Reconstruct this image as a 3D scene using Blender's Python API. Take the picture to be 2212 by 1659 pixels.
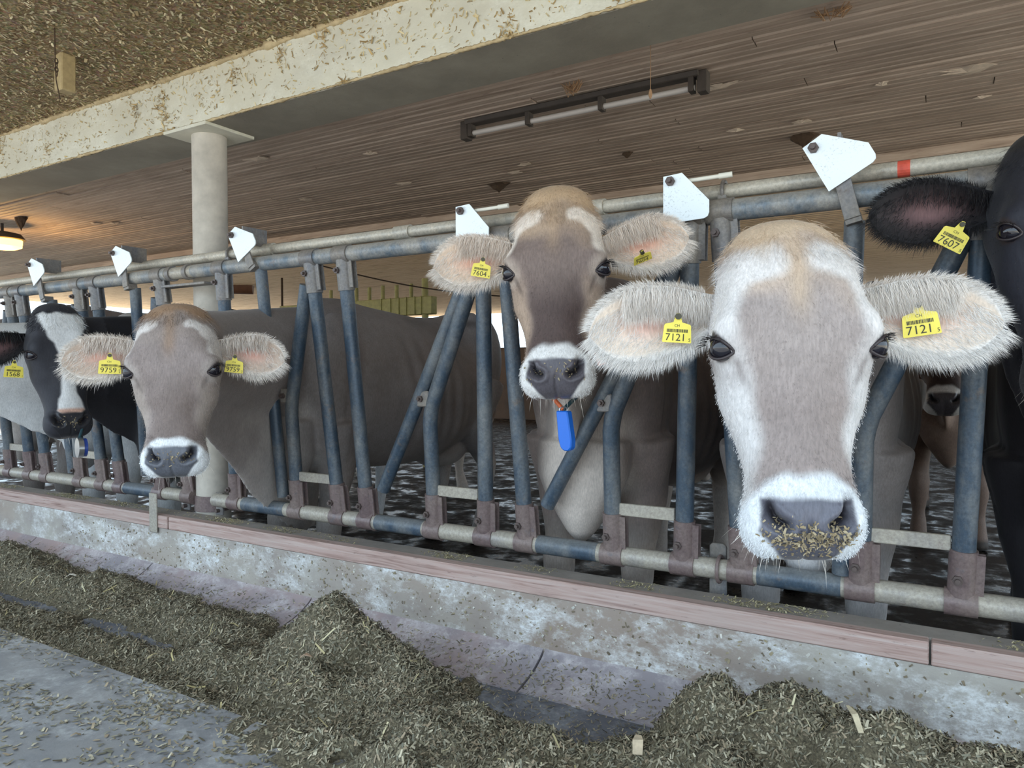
import bpy, bmesh, math, random
import numpy as np
from mathutils import Matrix, Vector
RNG = np.random.default_rng(7)
random.seed(7)
scene = bpy.context.scene
COL = scene.collection
for o in list(bpy.data.objects): bpy.data.objects.remove(o)

# ------------------------------------------------------------------ camera
F = 1560.0; CX, CY = 1106.0, 829.5; CZ = 1.05
_p = 0.0208
_d = np.array([(-1520 - CX) / F, -(807 - CY) / F, 1.0])
_Zc = np.array([(math.sin(_p) - _d[1] * math.cos(_p)) / _d[0], math.cos(_p), -math.sin(_p)]); _Zc /= np.linalg.norm(_Zc)
_Xc = -_d / np.linalg.norm(_d); _Xc -= _Zc * (_Xc @ _Zc); _Xc /= np.linalg.norm(_Xc)
_Yc = np.cross(_Zc, _Xc)
if _Yc[2] < 0: _Yc = -_Yc
CM = np.array([_Xc, _Yc, _Zc])          # world = CM @ (right, up, forward)
CAM = np.array([0.0, 0.0, CZ])
def ray(px, py): return CM @ np.array([(px - CX) / F, -(py - CY) / F, 1.0])
def PY(px, py, Y): r = ray(px, py); return CAM + r * (Y / r[1])
def PZ(px, py, Z): r = ray(px, py); return CAM + r * ((Z - CZ) / r[2])
def PD(px, py, D): return CAM + ray(px, py) * D
camd = bpy.data.cameras.new('camera'); cam = bpy.data.objects.new('camera', camd); COL.objects.link(cam)
camd.sensor_width = 36.0; camd.lens = F / 2212 * 36.0; camd.clip_start = 0.02; camd.clip_end = 200
_r, _u, _w = CM @ [1, 0, 0], CM @ [0, 1, 0], CM @ [0, 0, 1]
cam.matrix_world = Matrix(((_r[0], _u[0], -_w[0], CAM[0]), (_r[1], _u[1], -_w[1], CAM[1]), (_r[2], _u[2], -_w[2], CAM[2]), (0, 0, 0, 1)))
scene.camera = cam

# ------------------------------------------------------------------ world, sun, exposure
w = bpy.data.worlds.new('sky'); scene.world = w; w.use_nodes = True
nt = w.node_tree; bg = nt.nodes['Background']
bg.inputs[0].default_value = (0.68, 0.85, 1.0, 1); bg.inputs[1].default_value = 2.4
sund = bpy.data.lights.new('sun', 'SUN'); sund.energy = 9.0; sund.angle = 0.01; sund.color = (1, .95, .87)
sun = bpy.data.objects.new('sun', sund); COL.objects.link(sun)
sun.rotation_euler = Vector((0.50, 0.15, -0.85)).to_track_quat('-Z', 'Y').to_euler()
scene.view_settings.view_transform = 'Standard'; scene.view_settings.look = 'None'
scene.view_settings.gamma = 1.0; scene.view_settings.use_curve_mapping = False
scene.view_settings.exposure = 0.47

# ------------------------------------------------------------------ helpers
def srgb(r, g, b):
    f = lambda c: c / 12.92 if c <= .04045 else ((c + .055) / 1.055) ** 2.4
    return (f(r / 255), f(g / 255), f(b / 255))
def tag(o, label=None, cat=None, group=None, kind=None):
    if label: o['label'] = label
    if cat: o['category'] = cat
    if group: o['group'] = group
    if kind: o['kind'] = kind
    return o
def empty(name, loc, label=None, cat=None, group=None, rz=0.0):
    o = bpy.data.objects.new(name, None); COL.objects.link(o); o.location = loc; o.rotation_euler = (0, 0, rz)
    o.empty_display_size = .1
    return tag(o, label, cat, group)
class MB:
    """collects geometry in world space"""
    def __init__(s): s.v = []; s.f = []
    def add(s, v, f):
        b = len(s.v); s.v.extend([tuple(map(float, p)) for p in v]); s.f.extend([tuple(i + b for i in q) for q in f])
    def box(s, a, b):
        x0, y0, z0 = a; x1, y1, z1 = b
        s.add([(x0,y0,z0),(x1,y0,z0),(x1,y1,z0),(x0,y1,z0),(x0,y0,z1),(x1,y0,z1),(x1,y1,z1),(x0,y1,z1)],
              [(0,3,2,1),(4,5,6,7),(0,1,5,4),(1,2,6,5),(2,3,7,6),(3,0,4,7)])
    def obox(s, c, ax, ay, az):
        c = np.array(c, float); ax, ay, az = map(lambda t: np.array(t, float), (ax, ay, az))
        vs = [c + sx*ax + sy*ay + sz*az for sz in (-1,1) for sy in (-1,1) for sx in (-1,1)]
        s.add(vs, [(0,2,3,1),(4,5,7,6),(0,1,5,4),(1,3,7,5),(3,2,6,7),(2,0,4,6)])
    def tube(s, pts, r, seg=14, cap=True, flat=1.0):
        pts = [np.array(p, float) for p in pts]; n = len(pts)
        rs = r if hasattr(r, '__len__') else [r] * n
        tg = []
        for i in range(n):
            t = (pts[min(i+1, n-1)] - pts[max(i-1, 0)]); tg.append(t / (np.linalg.norm(t) + 1e-9))
        up = np.array([0, 0, 1.0]) if abs(tg[0][2]) < .9 else np.array([0, 1.0, 0])
        u = np.cross(tg[0], up); u /= np.linalg.norm(u)
        vs = []
        for i in range(n):
            u = u - tg[i] * (u @ tg[i]); u /= np.linalg.norm(u); vv = np.cross(tg[i], u)
            for k in range(seg):
                a = 2 * math.pi * k / seg
                vs.append(pts[i] + rs[i] * (math.cos(a) * u + flat * math.sin(a) * vv))
        fs = [(i*seg+k, i*seg+(k+1)%seg, (i+1)*seg+(k+1)%seg, (i+1)*seg+k) for i in range(n-1) for k in range(seg)]
        if cap:
            fs.append(tuple(range(seg-1, -1, -1))); fs.append(tuple((n-1)*seg + k for k in range(seg)))
        s.add(vs, fs)
    def prism(s, poly, d):
        """polygon (list of 3d pts) extruded by vector d"""
        n = len(poly); d = np.array(d, float); P = [np.array(p, float) for p in poly]
        s.add(P + [p + d for p in P], [tuple(range(n)), tuple(range(2*n-1, n-1, -1))] + [(i, i+n, (i+1)%n+n, (i+1)%n) for i in range(n)])
    def build(s, name, mat, parent=None, smooth=False, auto=None, bevel=0, origin=None):
        me = bpy.data.meshes.new(name); v = np.array(s.v, float)
        off = np.zeros(3)
        if parent is not None: off = np.array(parent.matrix_basis.translation) if parent.parent is None else WT(parent)
        elif origin is not None: off = np.array(origin, float)
        me.from_pydata((v - off).tolist(), [], s.f); me.update()
        bm = bmesh.new(); bm.from_mesh(me); bmesh.ops.recalc_face_normals(bm, faces=bm.faces)
        if bevel: bmesh.ops.bevel(bm, geom=bm.edges[:], offset=bevel, segments=1, affect='EDGES', clamp_overlap=True)
        bm.to_mesh(me); bm.free()
        if smooth:
            for p in me.polygons: p.use_smooth = True
            try: me.set_sharp_from_angle(angle=math.radians(auto or 40))
            except Exception: pass
        me.materials.append(mat)
        o = bpy.data.objects.new(name, me); COL.objects.link(o)
        if parent is not None: o.parent = parent
        elif origin is not None: o.location = origin
        return o
def WT(o):
    t = np.zeros(3)
    while o is not None: t = t + np.array(o.location); o = o.parent
    return t
def mesh_np(name, v, f, mat, parent=None, col=None, smooth=True, off=None, alpha=None):
    """fast mesh from numpy; f is (n,3) or (n,4) array or list of them"""
    me = bpy.data.meshes.new(name)
    fl = f if isinstance(f, list) else [f]
    fl = [np.asarray(q) for q in fl if len(q)]
    if off is None: off = WT(parent) if parent is not None else np.zeros(3)
    v = np.asarray(v, np.float32) - np.asarray(off, np.float32)
    me.vertices.add(len(v)); me.vertices.foreach_set('co', v.ravel())
    nl = sum(q.size for q in fl); npol = sum(len(q) for q in fl)
    me.loops.add(nl); me.loops.foreach_set('vertex_index', np.concatenate([q.ravel() for q in fl]).astype(np.int32))
    me.polygons.add(npol)
    cnt = np.concatenate([np.full(len(q), q.shape[1]) for q in fl])
    st = np.concatenate([[0], np.cumsum(cnt)[:-1]])
    me.polygons.foreach_set('loop_start', st.astype(np.int32))
    if smooth: me.polygons.foreach_set('use_smooth', np.ones(npol, bool))
    me.update(); me.validate()
    if col is not None:
        at = me.color_attributes.new('Col', 'FLOAT_COLOR', 'POINT')
        c4 = np.ones((len(v), 4), np.float32); c4[:, :3] = col
        if alpha is not None: c4[:, 3] = alpha
        at.data.foreach_set('color', c4.ravel())
    me.materials.append(mat)
    o = bpy.data.objects.new(name, me); COL.objects.link(o)
    if parent is not None: o.parent = parent
    return o
def sstep(a, b, x):
    t = np.clip((np.asarray(x, float) - a) / (b - a), 0, 1); return t * t * (3 - 2 * t)
def vnoise(P, scale, seed=0):
    """cheap smooth 3d value noise in 0..1"""
    P = np.asarray(P, float) * scale + seed * 17.31; i = np.floor(P).astype(np.int64); f = P - i; f = f * f * (3 - 2 * f)
    def h(a, b, c):
        n = (a * 374761393 + b * 668265263 + c * 2147483647 + seed * 1013) & 0x7fffffff
        n = ((n ^ (n >> 13)) * 1274126177) & 0x7fffffff
        return ((n ^ (n >> 16)) & 0xffff) / 65535.0
    r = 0
    for a in (0, 1):
        for b in (0, 1):
            for c in (0, 1):
                wgt = (f[..., 0] if a else 1 - f[..., 0]) * (f[..., 1] if b else 1 - f[..., 1]) * (f[..., 2] if c else 1 - f[..., 2])
                r = r + wgt * h(i[..., 0] + a, i[..., 1] + b, i[..., 2] + c)
    return r

# ------------------------------------------------------------------ materials
class NM:
    def __init__(s, name):
        s.m = bpy.data.materials.new(name); s.m.use_nodes = True; s.t = s.m.node_tree
        s.b = s.t.nodes['Principled BSDF']; s.co = None
    def n(s, typ, **kw):
        n = s.t.nodes.new(typ)
        for k, v in kw.items():
            if k[0] == '_': setattr(n, k[1:], v)
            else: n.inputs[k.replace('__', ' ')].default_value = v
        return n
    def l(s, a, b): s.t.links.new(a, b)
    def coord(s, scale=(1,1,1), kind='Object'):
        tc = s.n('ShaderNodeTexCoord'); mp = s.n('ShaderNodeMapping'); mp.inputs['Scale'].default_value = scale
        if kind == 'World':
            g = s.n('ShaderNodeNewGeometry'); s.l(g.outputs['Position'], mp.inputs['Vector'])
        else: s.l(tc.outputs[kind], mp.inputs['Vector'])
        return mp.outputs[0]
    def noise(s, scale=5, detail=5, rough=.6, vec=None, dist=0):
        n = s.n('ShaderNodeTexNoise'); n.inputs['Scale'].default_value = scale; n.inputs['Detail'].default_value = detail
        n.inputs['Roughness'].default_value = rough; n.inputs['Distortion'].default_value = dist
        if vec is not None: s.l(vec, n.inputs['Vector'])
        return n.outputs['Fac']
    def ramp(s, fac, stops):
        r = s.n('ShaderNodeValToRGB'); e = r.color_ramp.elements
        while len(e) > 1: e.remove(e[-1])
        for i, (p, c) in enumerate(stops):
            q = e[0] if i == 0 else e.new(p); q.position = p; q.color = (*c, 1) if len(c) == 3 else c
        s.l(fac, r.inputs[0]); return r.outputs[0]
    def mix(s, fac, a, b, mode='MIX'):
        m = s.n('ShaderNodeMix'); m.data_type = 'RGBA'; m.blend_type = mode
        for sock, v in ((m.inputs['Factor'], fac), (m.inputs[6], a), (m.inputs[7], b)):
            if hasattr(v, 'links') or hasattr(v, 'is_linked'): s.l(v, sock)
            elif isinstance(v, (int, float)): sock.default_value = v
            else: sock.default_value = (*v, 1)
        return m.outputs[2]
    def math(s, op, a, b=0.0):
        m = s.n('ShaderNodeMath'); m.operation = op
        for sock, v in ((m.inputs[0], a), (m.inputs[1], b)):
            if hasattr(v, 'is_linked'): s.l(v, sock)
            else: sock.default_value = v
        return m.outputs[0]
    def color(s, c):
        if hasattr(c, 'is_linked'): s.l(c, s.b.inputs['Base Color'])
        else: s.b.inputs['Base Color'].default_value = (*c, 1)
    def rough(s, r):
        if hasattr(r, 'is_linked'): s.l(r, s.b.inputs['Roughness'])
        else: s.b.inputs['Roughness'].default_value = r
    def bump(s, h, strength=.4, dist=.01):
        b = s.n('ShaderNodeBump'); b.inputs['Strength'].default_value = strength; b.inputs['Distance'].default_value = dist
        s.l(h, b.inputs['Height']); s.l(b.outputs[0], s.b.inputs['Normal'])
    def upmask(s, lo=.2, hi=.9):
        g = s.n('ShaderNodeNewGeometry'); x = s.n('ShaderNodeSeparateXYZ'); s.l(g.outputs['Normal'], x.inputs[0])
        r = s.n('ShaderNodeMapRange'); r.inputs[1].default_value = lo; r.inputs[2].default_value = hi; s.l(x.outputs[2], r.inputs[0]); return r.outputs[0]
def simple(name, c, rough=.6, metal=0, spec=None, nscale=0, namt=.15, bump=0):
    M = NM(name); M.rough(rough); M.b.inputs['Metallic'].default_value = metal
    if spec is not None: M.b.inputs['Specular IOR Level'].default_value = spec
    if nscale:
        f = M.noise(nscale, 4, .6, M.coord())
        a = tuple(x * (1 - namt * 1.6) for x in c); b = tuple(min(1, x * (1 + namt)) for x in c)
        M.color(M.ramp(f, [(.3, a), (.7, b)]))
        if bump: M.bump(f, bump, .004)
    else: M.color(c)
    return M.m

def mat_pipe(name, paint, dust, rust, paint_amt=.5):
    M = NM(name); co = M.coord(kind='World')
    n1 = M.noise(9, 8, .72, M.coord((1,1,.5), 'World')); n2 = M.noise(110, 4, .75, co); n3 = M.noise(14, 6, .7, co)
    base = M.mix(M.ramp(n1, [(paint_amt - .12, (0,0,0)), (paint_amt + .12, (1,1,1))]), paint, dust)
    base = M.mix(M.ramp(n3, [(.60, (0,0,0)), (.70, (.7,.7,.7))]), base, rust)
    base = M.mix(M.math('MULTIPLY', M.upmask(.15, .9), .75), base, tuple(min(1, c * 1.15) for c in dust))
    base = M.mix(.45, base, M.ramp(n2, [(.3, (.15,.13,.12)), (.65, (1,1,1))]), 'MULTIPLY')
    M.color(base); M.rough(M.ramp(n1, [(.3, (.32,)*3), (.7, (.62,)*3)])); M.b.inputs['Metallic'].default_value = .15
    M.bump(n2, .15, .002)
    return M.m
MAT = {}
MAT['pipe'] = mat_pipe('fence_pipe', srgb(104,118,130), srgb(176,170,160), srgb(126,104,92), .52)
MAT['pipe_blue'] = mat_pipe('blue_pipe', srgb(68,84,100), srgb(128,130,130), srgb(122,108,97), .55)
MAT['pipe_dust'] = mat_pipe('dusty_pipe', srgb(150,146,142), srgb(180,172,158), srgb(118,92,82), .42)
MAT['pipe_lock'] = mat_pipe('locking_pipe', srgb(160,158,152), srgb(204,196,180), srgb(150,138,122), .40)
MAT['clamp_rust'] = mat_pipe('rusty_clamp', srgb(116,98,98), srgb(136,120,114), srgb(100,106,116), .5)
MAT['clamp'] = mat_pipe('grey_clamp', srgb(112,112,116), srgb(146,138,128), srgb(110,94,86), .5)
MAT['bolt'] = simple('bolt_steel', srgb(96,84,80), .5, .4, nscale=60)
def m_plate():
    M = NM('galvanised_plate'); co = M.coord(kind='World')
    n = M.noise(160, 4, .75, co); n2 = M.noise(18, 3, .6, co)
    sp = M.math('MULTIPLY', M.ramp(n, [(.56, (0,0,0)), (.66, (1,1,1))]), M.ramp(n2, [(.45, (.05,)*3), (.7, (.9,)*3)]))
    M.color(M.mix(sp, srgb(226,232,234), srgb(120,116,116))); M.rough(.42); M.b.inputs['Metallic'].default_value = .25
    return M.m
MAT['plate'] = m_plate()
def m_concrete(name, a, b, white, scale=3.0, brown=None):
    M = NM(name); co = M.coord((1,1,1.6), 'World')
    n1 = M.noise(scale, 8, .68, co); n2 = M.noise(scale * 1.5, 10, .74, co, .15); n3 = M.noise(60, 6, .75, co); n4 = M.noise(1.3, 3, .5, co)
    c = M.mix(M.ramp(n1, [(.38, (0,0,0)), (.62, (1,1,1))]), a, b)
    if brown is not None: c = M.mix(M.ramp(n4, [(.42, (0,0,0)), (.66, (.85,)*3)]), c, brown)
    if white is not None:
        wm = M.math('MULTIPLY', M.ramp(n2, [(.47, (0,0,0)), (.62, (.95,)*3)]), M.ramp(n3, [(.38, (.25,)*3), (.58, (1,1,1))]))
        c = M.mix(wm, c, white)
    v = M.n('ShaderNodeTexVoronoi'); v.inputs['Scale'].default_value = 38; M.l(co, v.inputs['Vector'])
    c = M.mix(M.math('MULTIPLY', M.ramp(v.outputs['Distance'], [(.07, (1,1,1)), (.12, (0,0,0))]), M.ramp(n3, [(.5,(0,0,0)),(.56,(.8,)*3)])), c, srgb(86,84,86))
    M.color(c); M.rough(.8); M.bump(n3, .25, .004)
    return M.m
MAT['curb'] = m_concrete('curb_concrete', srgb(176,170,160), srgb(150,142,136), srgb(226,228,228), 3.2, srgb(150,134,122))
MAT['slab'] = m_concrete('alley_concrete', srgb(142,140,138), srgb(122,122,124), srgb(170,170,170), 4.0)
MAT['trough'] = m_concrete('trough_concrete', srgb(124,126,132), srgb(98,100,108), srgb(150,152,156), 4.0, srgb(88,88,96))
MAT['tile'] = m_concrete('trough_tile', srgb(168,146,142), srgb(148,136,138), srgb(192,186,188), 4.0, srgb(140,136,142))
MAT['curbtop'] = m_concrete('curb_top_dust', srgb(150,142,134), srgb(134,127,120), None, 9.0)
MAT['beam'] = m_concrete('beam_concrete', srgb(208,204,186), srgb(194,190,174), srgb(216,214,200), 2.0, srgb(198,192,172))
MAT['soffit'] = m_concrete('beam_soffit', srgb(146,140,126), srgb(128,122,110), None, 3.0, srgb(112,104,92))  # beam underside: grimy concrete, with shade under the beam put into the tone
MAT['beamcrust'] = m_concrete('beam_crust', srgb(196,176,138), srgb(168,148,112), None, 20.0)
def m_wood(name, dark, mid, light, sc=(1.2,18,18), rough=.75, stain=None):
    M = NM(name); co = M.coord(sc, 'World')
    n1 = M.noise(2.0, 6, .6, co, 1.2); n2 = M.noise(14, 4, .7, M.coord((1,6,6), 'World')); n3 = M.noise(1.6, 4, .6, M.coord(kind='World'))
    c = M.ramp(n1, [(.30, dark), (.46, mid), (.68, light)])
    c = M.mix(M.ramp(n2, [(.62, (0,0,0)), (.70, (.6,)*3)]), c, tuple(x * .55 for x in dark))
    if stain is not None: c = M.mix(M.ramp(n3, [(.48, (0,0,0)), (.7, (.7,)*3)]), c, stain)
    oi = M.n('ShaderNodeObjectInfo')
    c = M.mix(1.0, c, M.ramp(oi.outputs['Random'], [(0, (.80,)*3), (1, (1,1,1))]), 'MULTIPLY')
    M.color(c); M.rough(rough); M.bump(n1, .25, .004)
    return M.m
MAT['board'] = m_wood('ceiling_board', srgb(146,126,112), srgb(178,158,142), srgb(196,178,162), stain=srgb(160,142,128))
MAT['board_far_lit'] = m_wood('far_ceiling_board_lit', srgb(170,136,104), srgb(222,190,154), srgb(236,210,176))  # far copy of the boards, brighter to stand in for light from far openings
MAT['plank'] = m_wood('curb_plank', srgb(128,98,90), srgb(176,148,138), srgb(192,172,164), (1.3,34,34), .7, srgb(178,160,152))
MAT['boarddark'] = simple('ceiling_gap', srgb(50,40,34), .9)
# ------------------------------------------------------------------ the building
XL, XR = -13.6, 3.2
YB = 13.0
def struct(o): o['kind'] = 'structure'; return o
def m_wet():
    M = NM('wet_dung_floor'); co = M.coord(kind='World')
    n = M.noise(6, 6, .65, co); n2 = M.noise(40, 5, .7, co)
    M.color(M.ramp(n, [(.35, srgb(26,22,19)), (.65, srgb(48,40,34))]))
    M.rough(M.ramp(n, [(.40, (.22,)*3), (.56, (.8,)*3)])); M.b.inputs['Specular IOR Level'].default_value = .18; M.bump(M.math('ADD', n, M.math('MULTIPLY', n2, .35)), .07, .010)
    return M.m
MAT['wet'] = m_wet()
MAT['ground'] = simple('yard_gravel', srgb(206,196,178), .9, nscale=2)
MAT['darkwall'] = simple('wall_boards', srgb(92,72,56), .8, nscale=4)
m = MB(); m.box((-60,-60,-.25), (60,60,-.20)); struct(m.build('ground', MAT['ground']))
m = MB(); m.box((XL,2.05,-.2), (XR,YB+.1,0.0)); struct(m.build('floor', MAT['wet']))
m = MB(); m.box((XL,YB,0), (XR,YB+.15,1.5)); struct(m.build('wall_back', MAT['darkwall']))
m = MB(); m.box((XR,8.5,-.2), (XR+.15,YB+.15,2.3)); struct(m.build('wall_right', MAT['darkwall']))
for i in range(6):
    m = MB(); x = -12.2 + i * 3.2; m.box((x-.09,YB-.02,1.45), (x+.09,YB+.16,2.27)); struct(m.build('back_post', MAT['darkwall']))
# curb wall with timber edge
m = MB(); m.box((XL,1.957,-.2), (XR,2.07,.346)); m.box((XL,1.992,.34), (XR,2.07,.399))
wall = struct(m.build('wall_front', MAT['curb']))
m = MB(); m.box((XL,1.9925,.3985), (XR,2.074,.4015)); m.build('dust_layer', MAT['curbtop'], wall)
for a, b in ((XL, -5.93), (-5.925, -2.935), (-2.925, -.02), (-.015, XR)):
    m = MB(); m.box((a,1.951,.3475), (b,1.993,.4025)); m.build('plank', MAT['plank'], wall, bevel=.003)
# feed trough: tiles at the foot of the curb, grey channel, raised alley slab
m = MB(); m.box((XL,1.085,-.2), (XR,1.957,.112)); trough = struct(m.build('floor_trough', MAT['trough']))
prof = [(1.957,.184),(1.935,.166),(1.90,.146),(1.86,.131),(1.82,.121),(1.79,.116),(1.79,.105),(1.957,.105)]
x = -10.05
while x < XR - 1:
    m = MB(); m.prism([(x+.004,y,z) for y, z in prof], (.992,0,0)); m.build('tile', MAT['tile'], trough, smooth=True, auto=50)
    x += 1.0
m = MB()
m.prism([(XL,1.095,-.2),(XL,1.095,.250),(XL,1.085,.262),(XL,-9,.262),(XL,-9,-.2)], (XR-XL,0,0))
slab = struct(m.build('floor_alley', MAT['slab']))
# beam, alley ceiling
BZ = 2.135; AZ = 2.376
m = MB(); m.box((XL,2.05,BZ), (XR,2.335,2.46)); beam = struct(m.build('ceiling_beam', MAT['beam'], bevel=.006))
MAT['crust'] = None
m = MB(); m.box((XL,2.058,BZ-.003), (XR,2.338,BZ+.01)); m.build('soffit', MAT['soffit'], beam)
def m_crust():
    M = NM('dusty_woodwool_ceiling'); co = M.coord(kind='World')
    v = M.n('ShaderNodeTexVoronoi'); v.inputs['Scale'].default_value = 75; v.inputs['Randomness'].default_value = 1; M.l(co, v.inputs['Vector'])
    n = M.noise(34, 7, .8, co, .8); n2 = M.noise(3, 4, .6, co)
    c = M.ramp(n, [(.30, srgb(112,92,62)), (.48, srgb(178,154,114)), (.66, srgb(220,200,162))])
    c = M.mix(.35, c, v.outputs['Color'], 'SOFT_LIGHT')
    c = M.mix(M.ramp(n2, [(.4, (0,0,0)), (.7, (.5,)*3)]), c, srgb(176,156,118))
    M.color(c); M.rough(.95); M.bump(M.math('ADD', n, M.math('MULTIPLY', v.outputs['Distance'], .7)), 1.0, .02)
    return M.m
MAT['crust'] = m_crust()
m = MB(); m.box((XL,-.2,AZ), (XR,2.05,2.46)); aceil = struct(m.build('ceiling_alley', MAT['crust']))
# crust strip where the alley ceiling meets the beam, and along the beam's lower edge
def crust_strip(name, y0, z0, amp, mat, par, x0=-6.2, x1=1.2, n=900, seg=6, seed=3):
    xs = np.linspace(x0, x1, n); an = np.linspace(0, 2*np.pi, seg, endpoint=False)
    P = np.zeros((n, seg, 3)); r = amp * (.55 + .9 * vnoise(np.c_[xs*30, xs*0, xs*0], 1.0, seed) * vnoise(np.c_[xs*3, xs*0, xs*0], 1.0, seed+1) * 1.8)
    P[..., 0] = xs[:, None] + (RNG.random((n, seg)) - .5) * .004
    P[..., 1] = y0 + r[:, None] * np.cos(an) * .8 + (RNG.random((n, seg)) - .5) * .004; P[..., 2] = z0 + r[:, None] * np.sin(an) * .7 + (RNG.random((n, seg)) - .5) * .004
    i = np.arange(n-1)[:, None] * seg; k = np.arange(seg)[None]; k2 = (k + 1) % seg
    f = np.stack([i+k, i+k2, i+seg+k2, i+seg+k], -1).reshape(-1, 4)
    o = mesh_np(name, P.reshape(-1, 3), f, mat, par, smooth=False); o['kind'] = 'stuff'; return o
crust_strip('crust_edge', 2.05, AZ - .002, .020, MAT['beamcrust'], beam, seed=3)
crust_strip('crust_edge', 2.052, BZ + .002, .0075, MAT['beamcrust'], beam, seed=9)
# loose flakes: alley ceiling, beam face
def flakes(name, P, N, size, mat, par, cols, asp=3.0, off=.002, lift=.5, one=False):
    """small bent chips; P roots, N normals"""
    n = len(P); r = RNG.normal(size=(n, 3)); t = r - N * (r * N).sum(1)[:, None]; t /= np.linalg.norm(t, axis=1)[:, None] + 1e-9
    b = np.cross(N, t); L = size * (.5 + RNG.random(n)); W = L / asp * (.6 + .8 * RNG.random(n))
    lf = (RNG.random(n) * lift)[:, None]
    a = P + N * off - t * (L * .5)[:, None]; c = P + N * off + (t + N * lf) * (L * .5)[:, None]; mid = P + N * off + N * (L * .18 * RNG.normal(size=n))[:, None]
    V = np.stack([a - b*W[:, None]*.5, a + b*W[:, None]*.5, mid - b*W[:, None]*.5, mid + b*W[:, None]*.5, c - b*W[:, None]*.35, c + b*W[:, None]*.35], 1).reshape(-1, 3)
    if one:
        V = V.reshape(n, 6, 3)[:, [0,1,4,5]].reshape(-1, 3); ci = cols[RNG.integers(0, len(cols), n)] * (.55 + .65 * RNG.random((n, 1))); i = np.arange(n)[:, None] * 4
        o = mesh_np(name, V, i + np.array([0,1,3,2]), mat, par, np.repeat(ci, 4, 0), smooth=False); o['kind'] = 'stuff'; return o
    i = np.arange(n)[:, None] * 6
    f = np.concatenate([i + np.array([0,1,3,2]), i + np.array([2,3,5,4])], 0)
    ci = cols[RNG.integers(0, len(cols), n)] * (.75 + .45 * RNG.random((n, 1)))
    o = mesh_np(name, V, f, mat, par, np.repeat(ci, 6, 0), smooth=False); o['kind'] = 'stuff'
    return o
def m_vcol(name, rough=.8, trans=0):
    M = NM(name); a = M.n('ShaderNodeAttribute'); a.attribute_name = 'Col'; M.l(a.outputs['Color'], M.b.inputs['Base Color']); M.rough(rough)
    return M.m
MAT['flake'] = m_vcol('chaff', .85)
n = 60000; P = np.c_[RNG.uniform(-6.4, 1.2, n), 2.05 - RNG.random(n) * 1.5, np.full(n, AZ)]
flakes('dust_flakes', P, np.tile([0,0,-1.0], (n,1)), .014, MAT['flake'], aceil, np.array([srgb(208,188,148), srgb(176,152,112), srgb(150,126,90), srgb(224,210,172), srgb(120,98,68)]), 2.2, .003, .9, one=True)
n = 2200; P = np.c_[RNG.uniform(-6.4, 1.2, n), np.full(n, 2.05), BZ + RNG.random(n) ** .8 * .24]
flakes('straw_bits', P, np.tile([0,-1.0,0], (n,1)), .016, MAT['flake'], beam, np.array([srgb(190,168,118), srgb(158,134,90), srgb(206,190,150)]), 4.5, .002, .6)
cl = []
for i in range(30):
    cx = RNG.uniform(-6.2, 1.0); k = RNG.integers(14, 50); zz = BZ + .25 * RNG.random()
    cl.append(np.c_[cx + RNG.normal(0, .022, k), np.full(k, 2.05), np.clip(zz + RNG.normal(0, .035, k), BZ + .005, AZ - .005)])
P = np.concatenate(cl)
flakes('straw_clumps', P, np.tile([0,-1.0,0], (len(P),1)), .018, MAT['flake'], beam, np.array([srgb(176,150,102), srgb(148,122,80), srgb(196,176,132)]), 5, .003, 1.4)
# boarded ceiling
CZI = 2.25
m = MB(); m.box((XL,2.30,CZI+.03), (XR,YB+.35,CZI+.22)); ceil = struct(m.build('ceiling', MAT['boarddark']))
def board_prof(y0, wd, z):
    h = wd / 2
    return [(y0+.003,z+.028),(y0+.003,z+.006),(y0+.008,z),(y0+h-.006,z),(y0+h-.002,z+.005),(y0+h+.002,z+.005),(y0+h+.006,z),(y0+wd-.008,z),(y0+wd-.003,z+.006),(y0+wd-.003,z+.028)]
y = 2.34; row = 0
while y < 4.55:
    wd = .094
    cuts = [XL, -9.5 + RNG.uniform(-1, 1), -4.6 + RNG.uniform(-1.4, 1.4), -.6 + RNG.uniform(-1.2, 1.2), XR]
    for a, b in zip(cuts[:-1], cuts[1:]):
        dz = RNG.normal(0, .0022)
        m = MB(); m.prism([(a+.002, yy, zz + dz) for yy, zz in board_prof(y, wd, CZI)], (b-a-.004,0,0)); m.build('board', MAT['board'], ceil)
    y += wd + .004; row += 1
m = MB(); m.box((XL,4.57,CZI-.05), (XR,4.63,CZI+.05)); m.build('joist', MAT['board'], ceil)
# beyond the joist: one corrugated surface of boards too fine to pick apart
ys = []; zs = []
y = 4.64
while y < YB + .3:
    for dy, dz in ((0,.012),(.006,0),(.062,0),(.068,.012)): ys.append(y + dy); zs.append(CZI + .01 + dz)
    y += .072
ys = np.array(ys); zs = np.array(zs); k = len(ys)
V = np.concatenate([np.c_[np.full(k, XL), ys, zs], np.c_[np.full(k, XR), ys, zs]])
i = np.arange(k-1)
o = mesh_np('far_boards', V, np.c_[i, i+1, i+1+k, i+k], MAT['board_far_lit'], ceil, smooth=False); o['kind'] = 'stuff'
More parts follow.
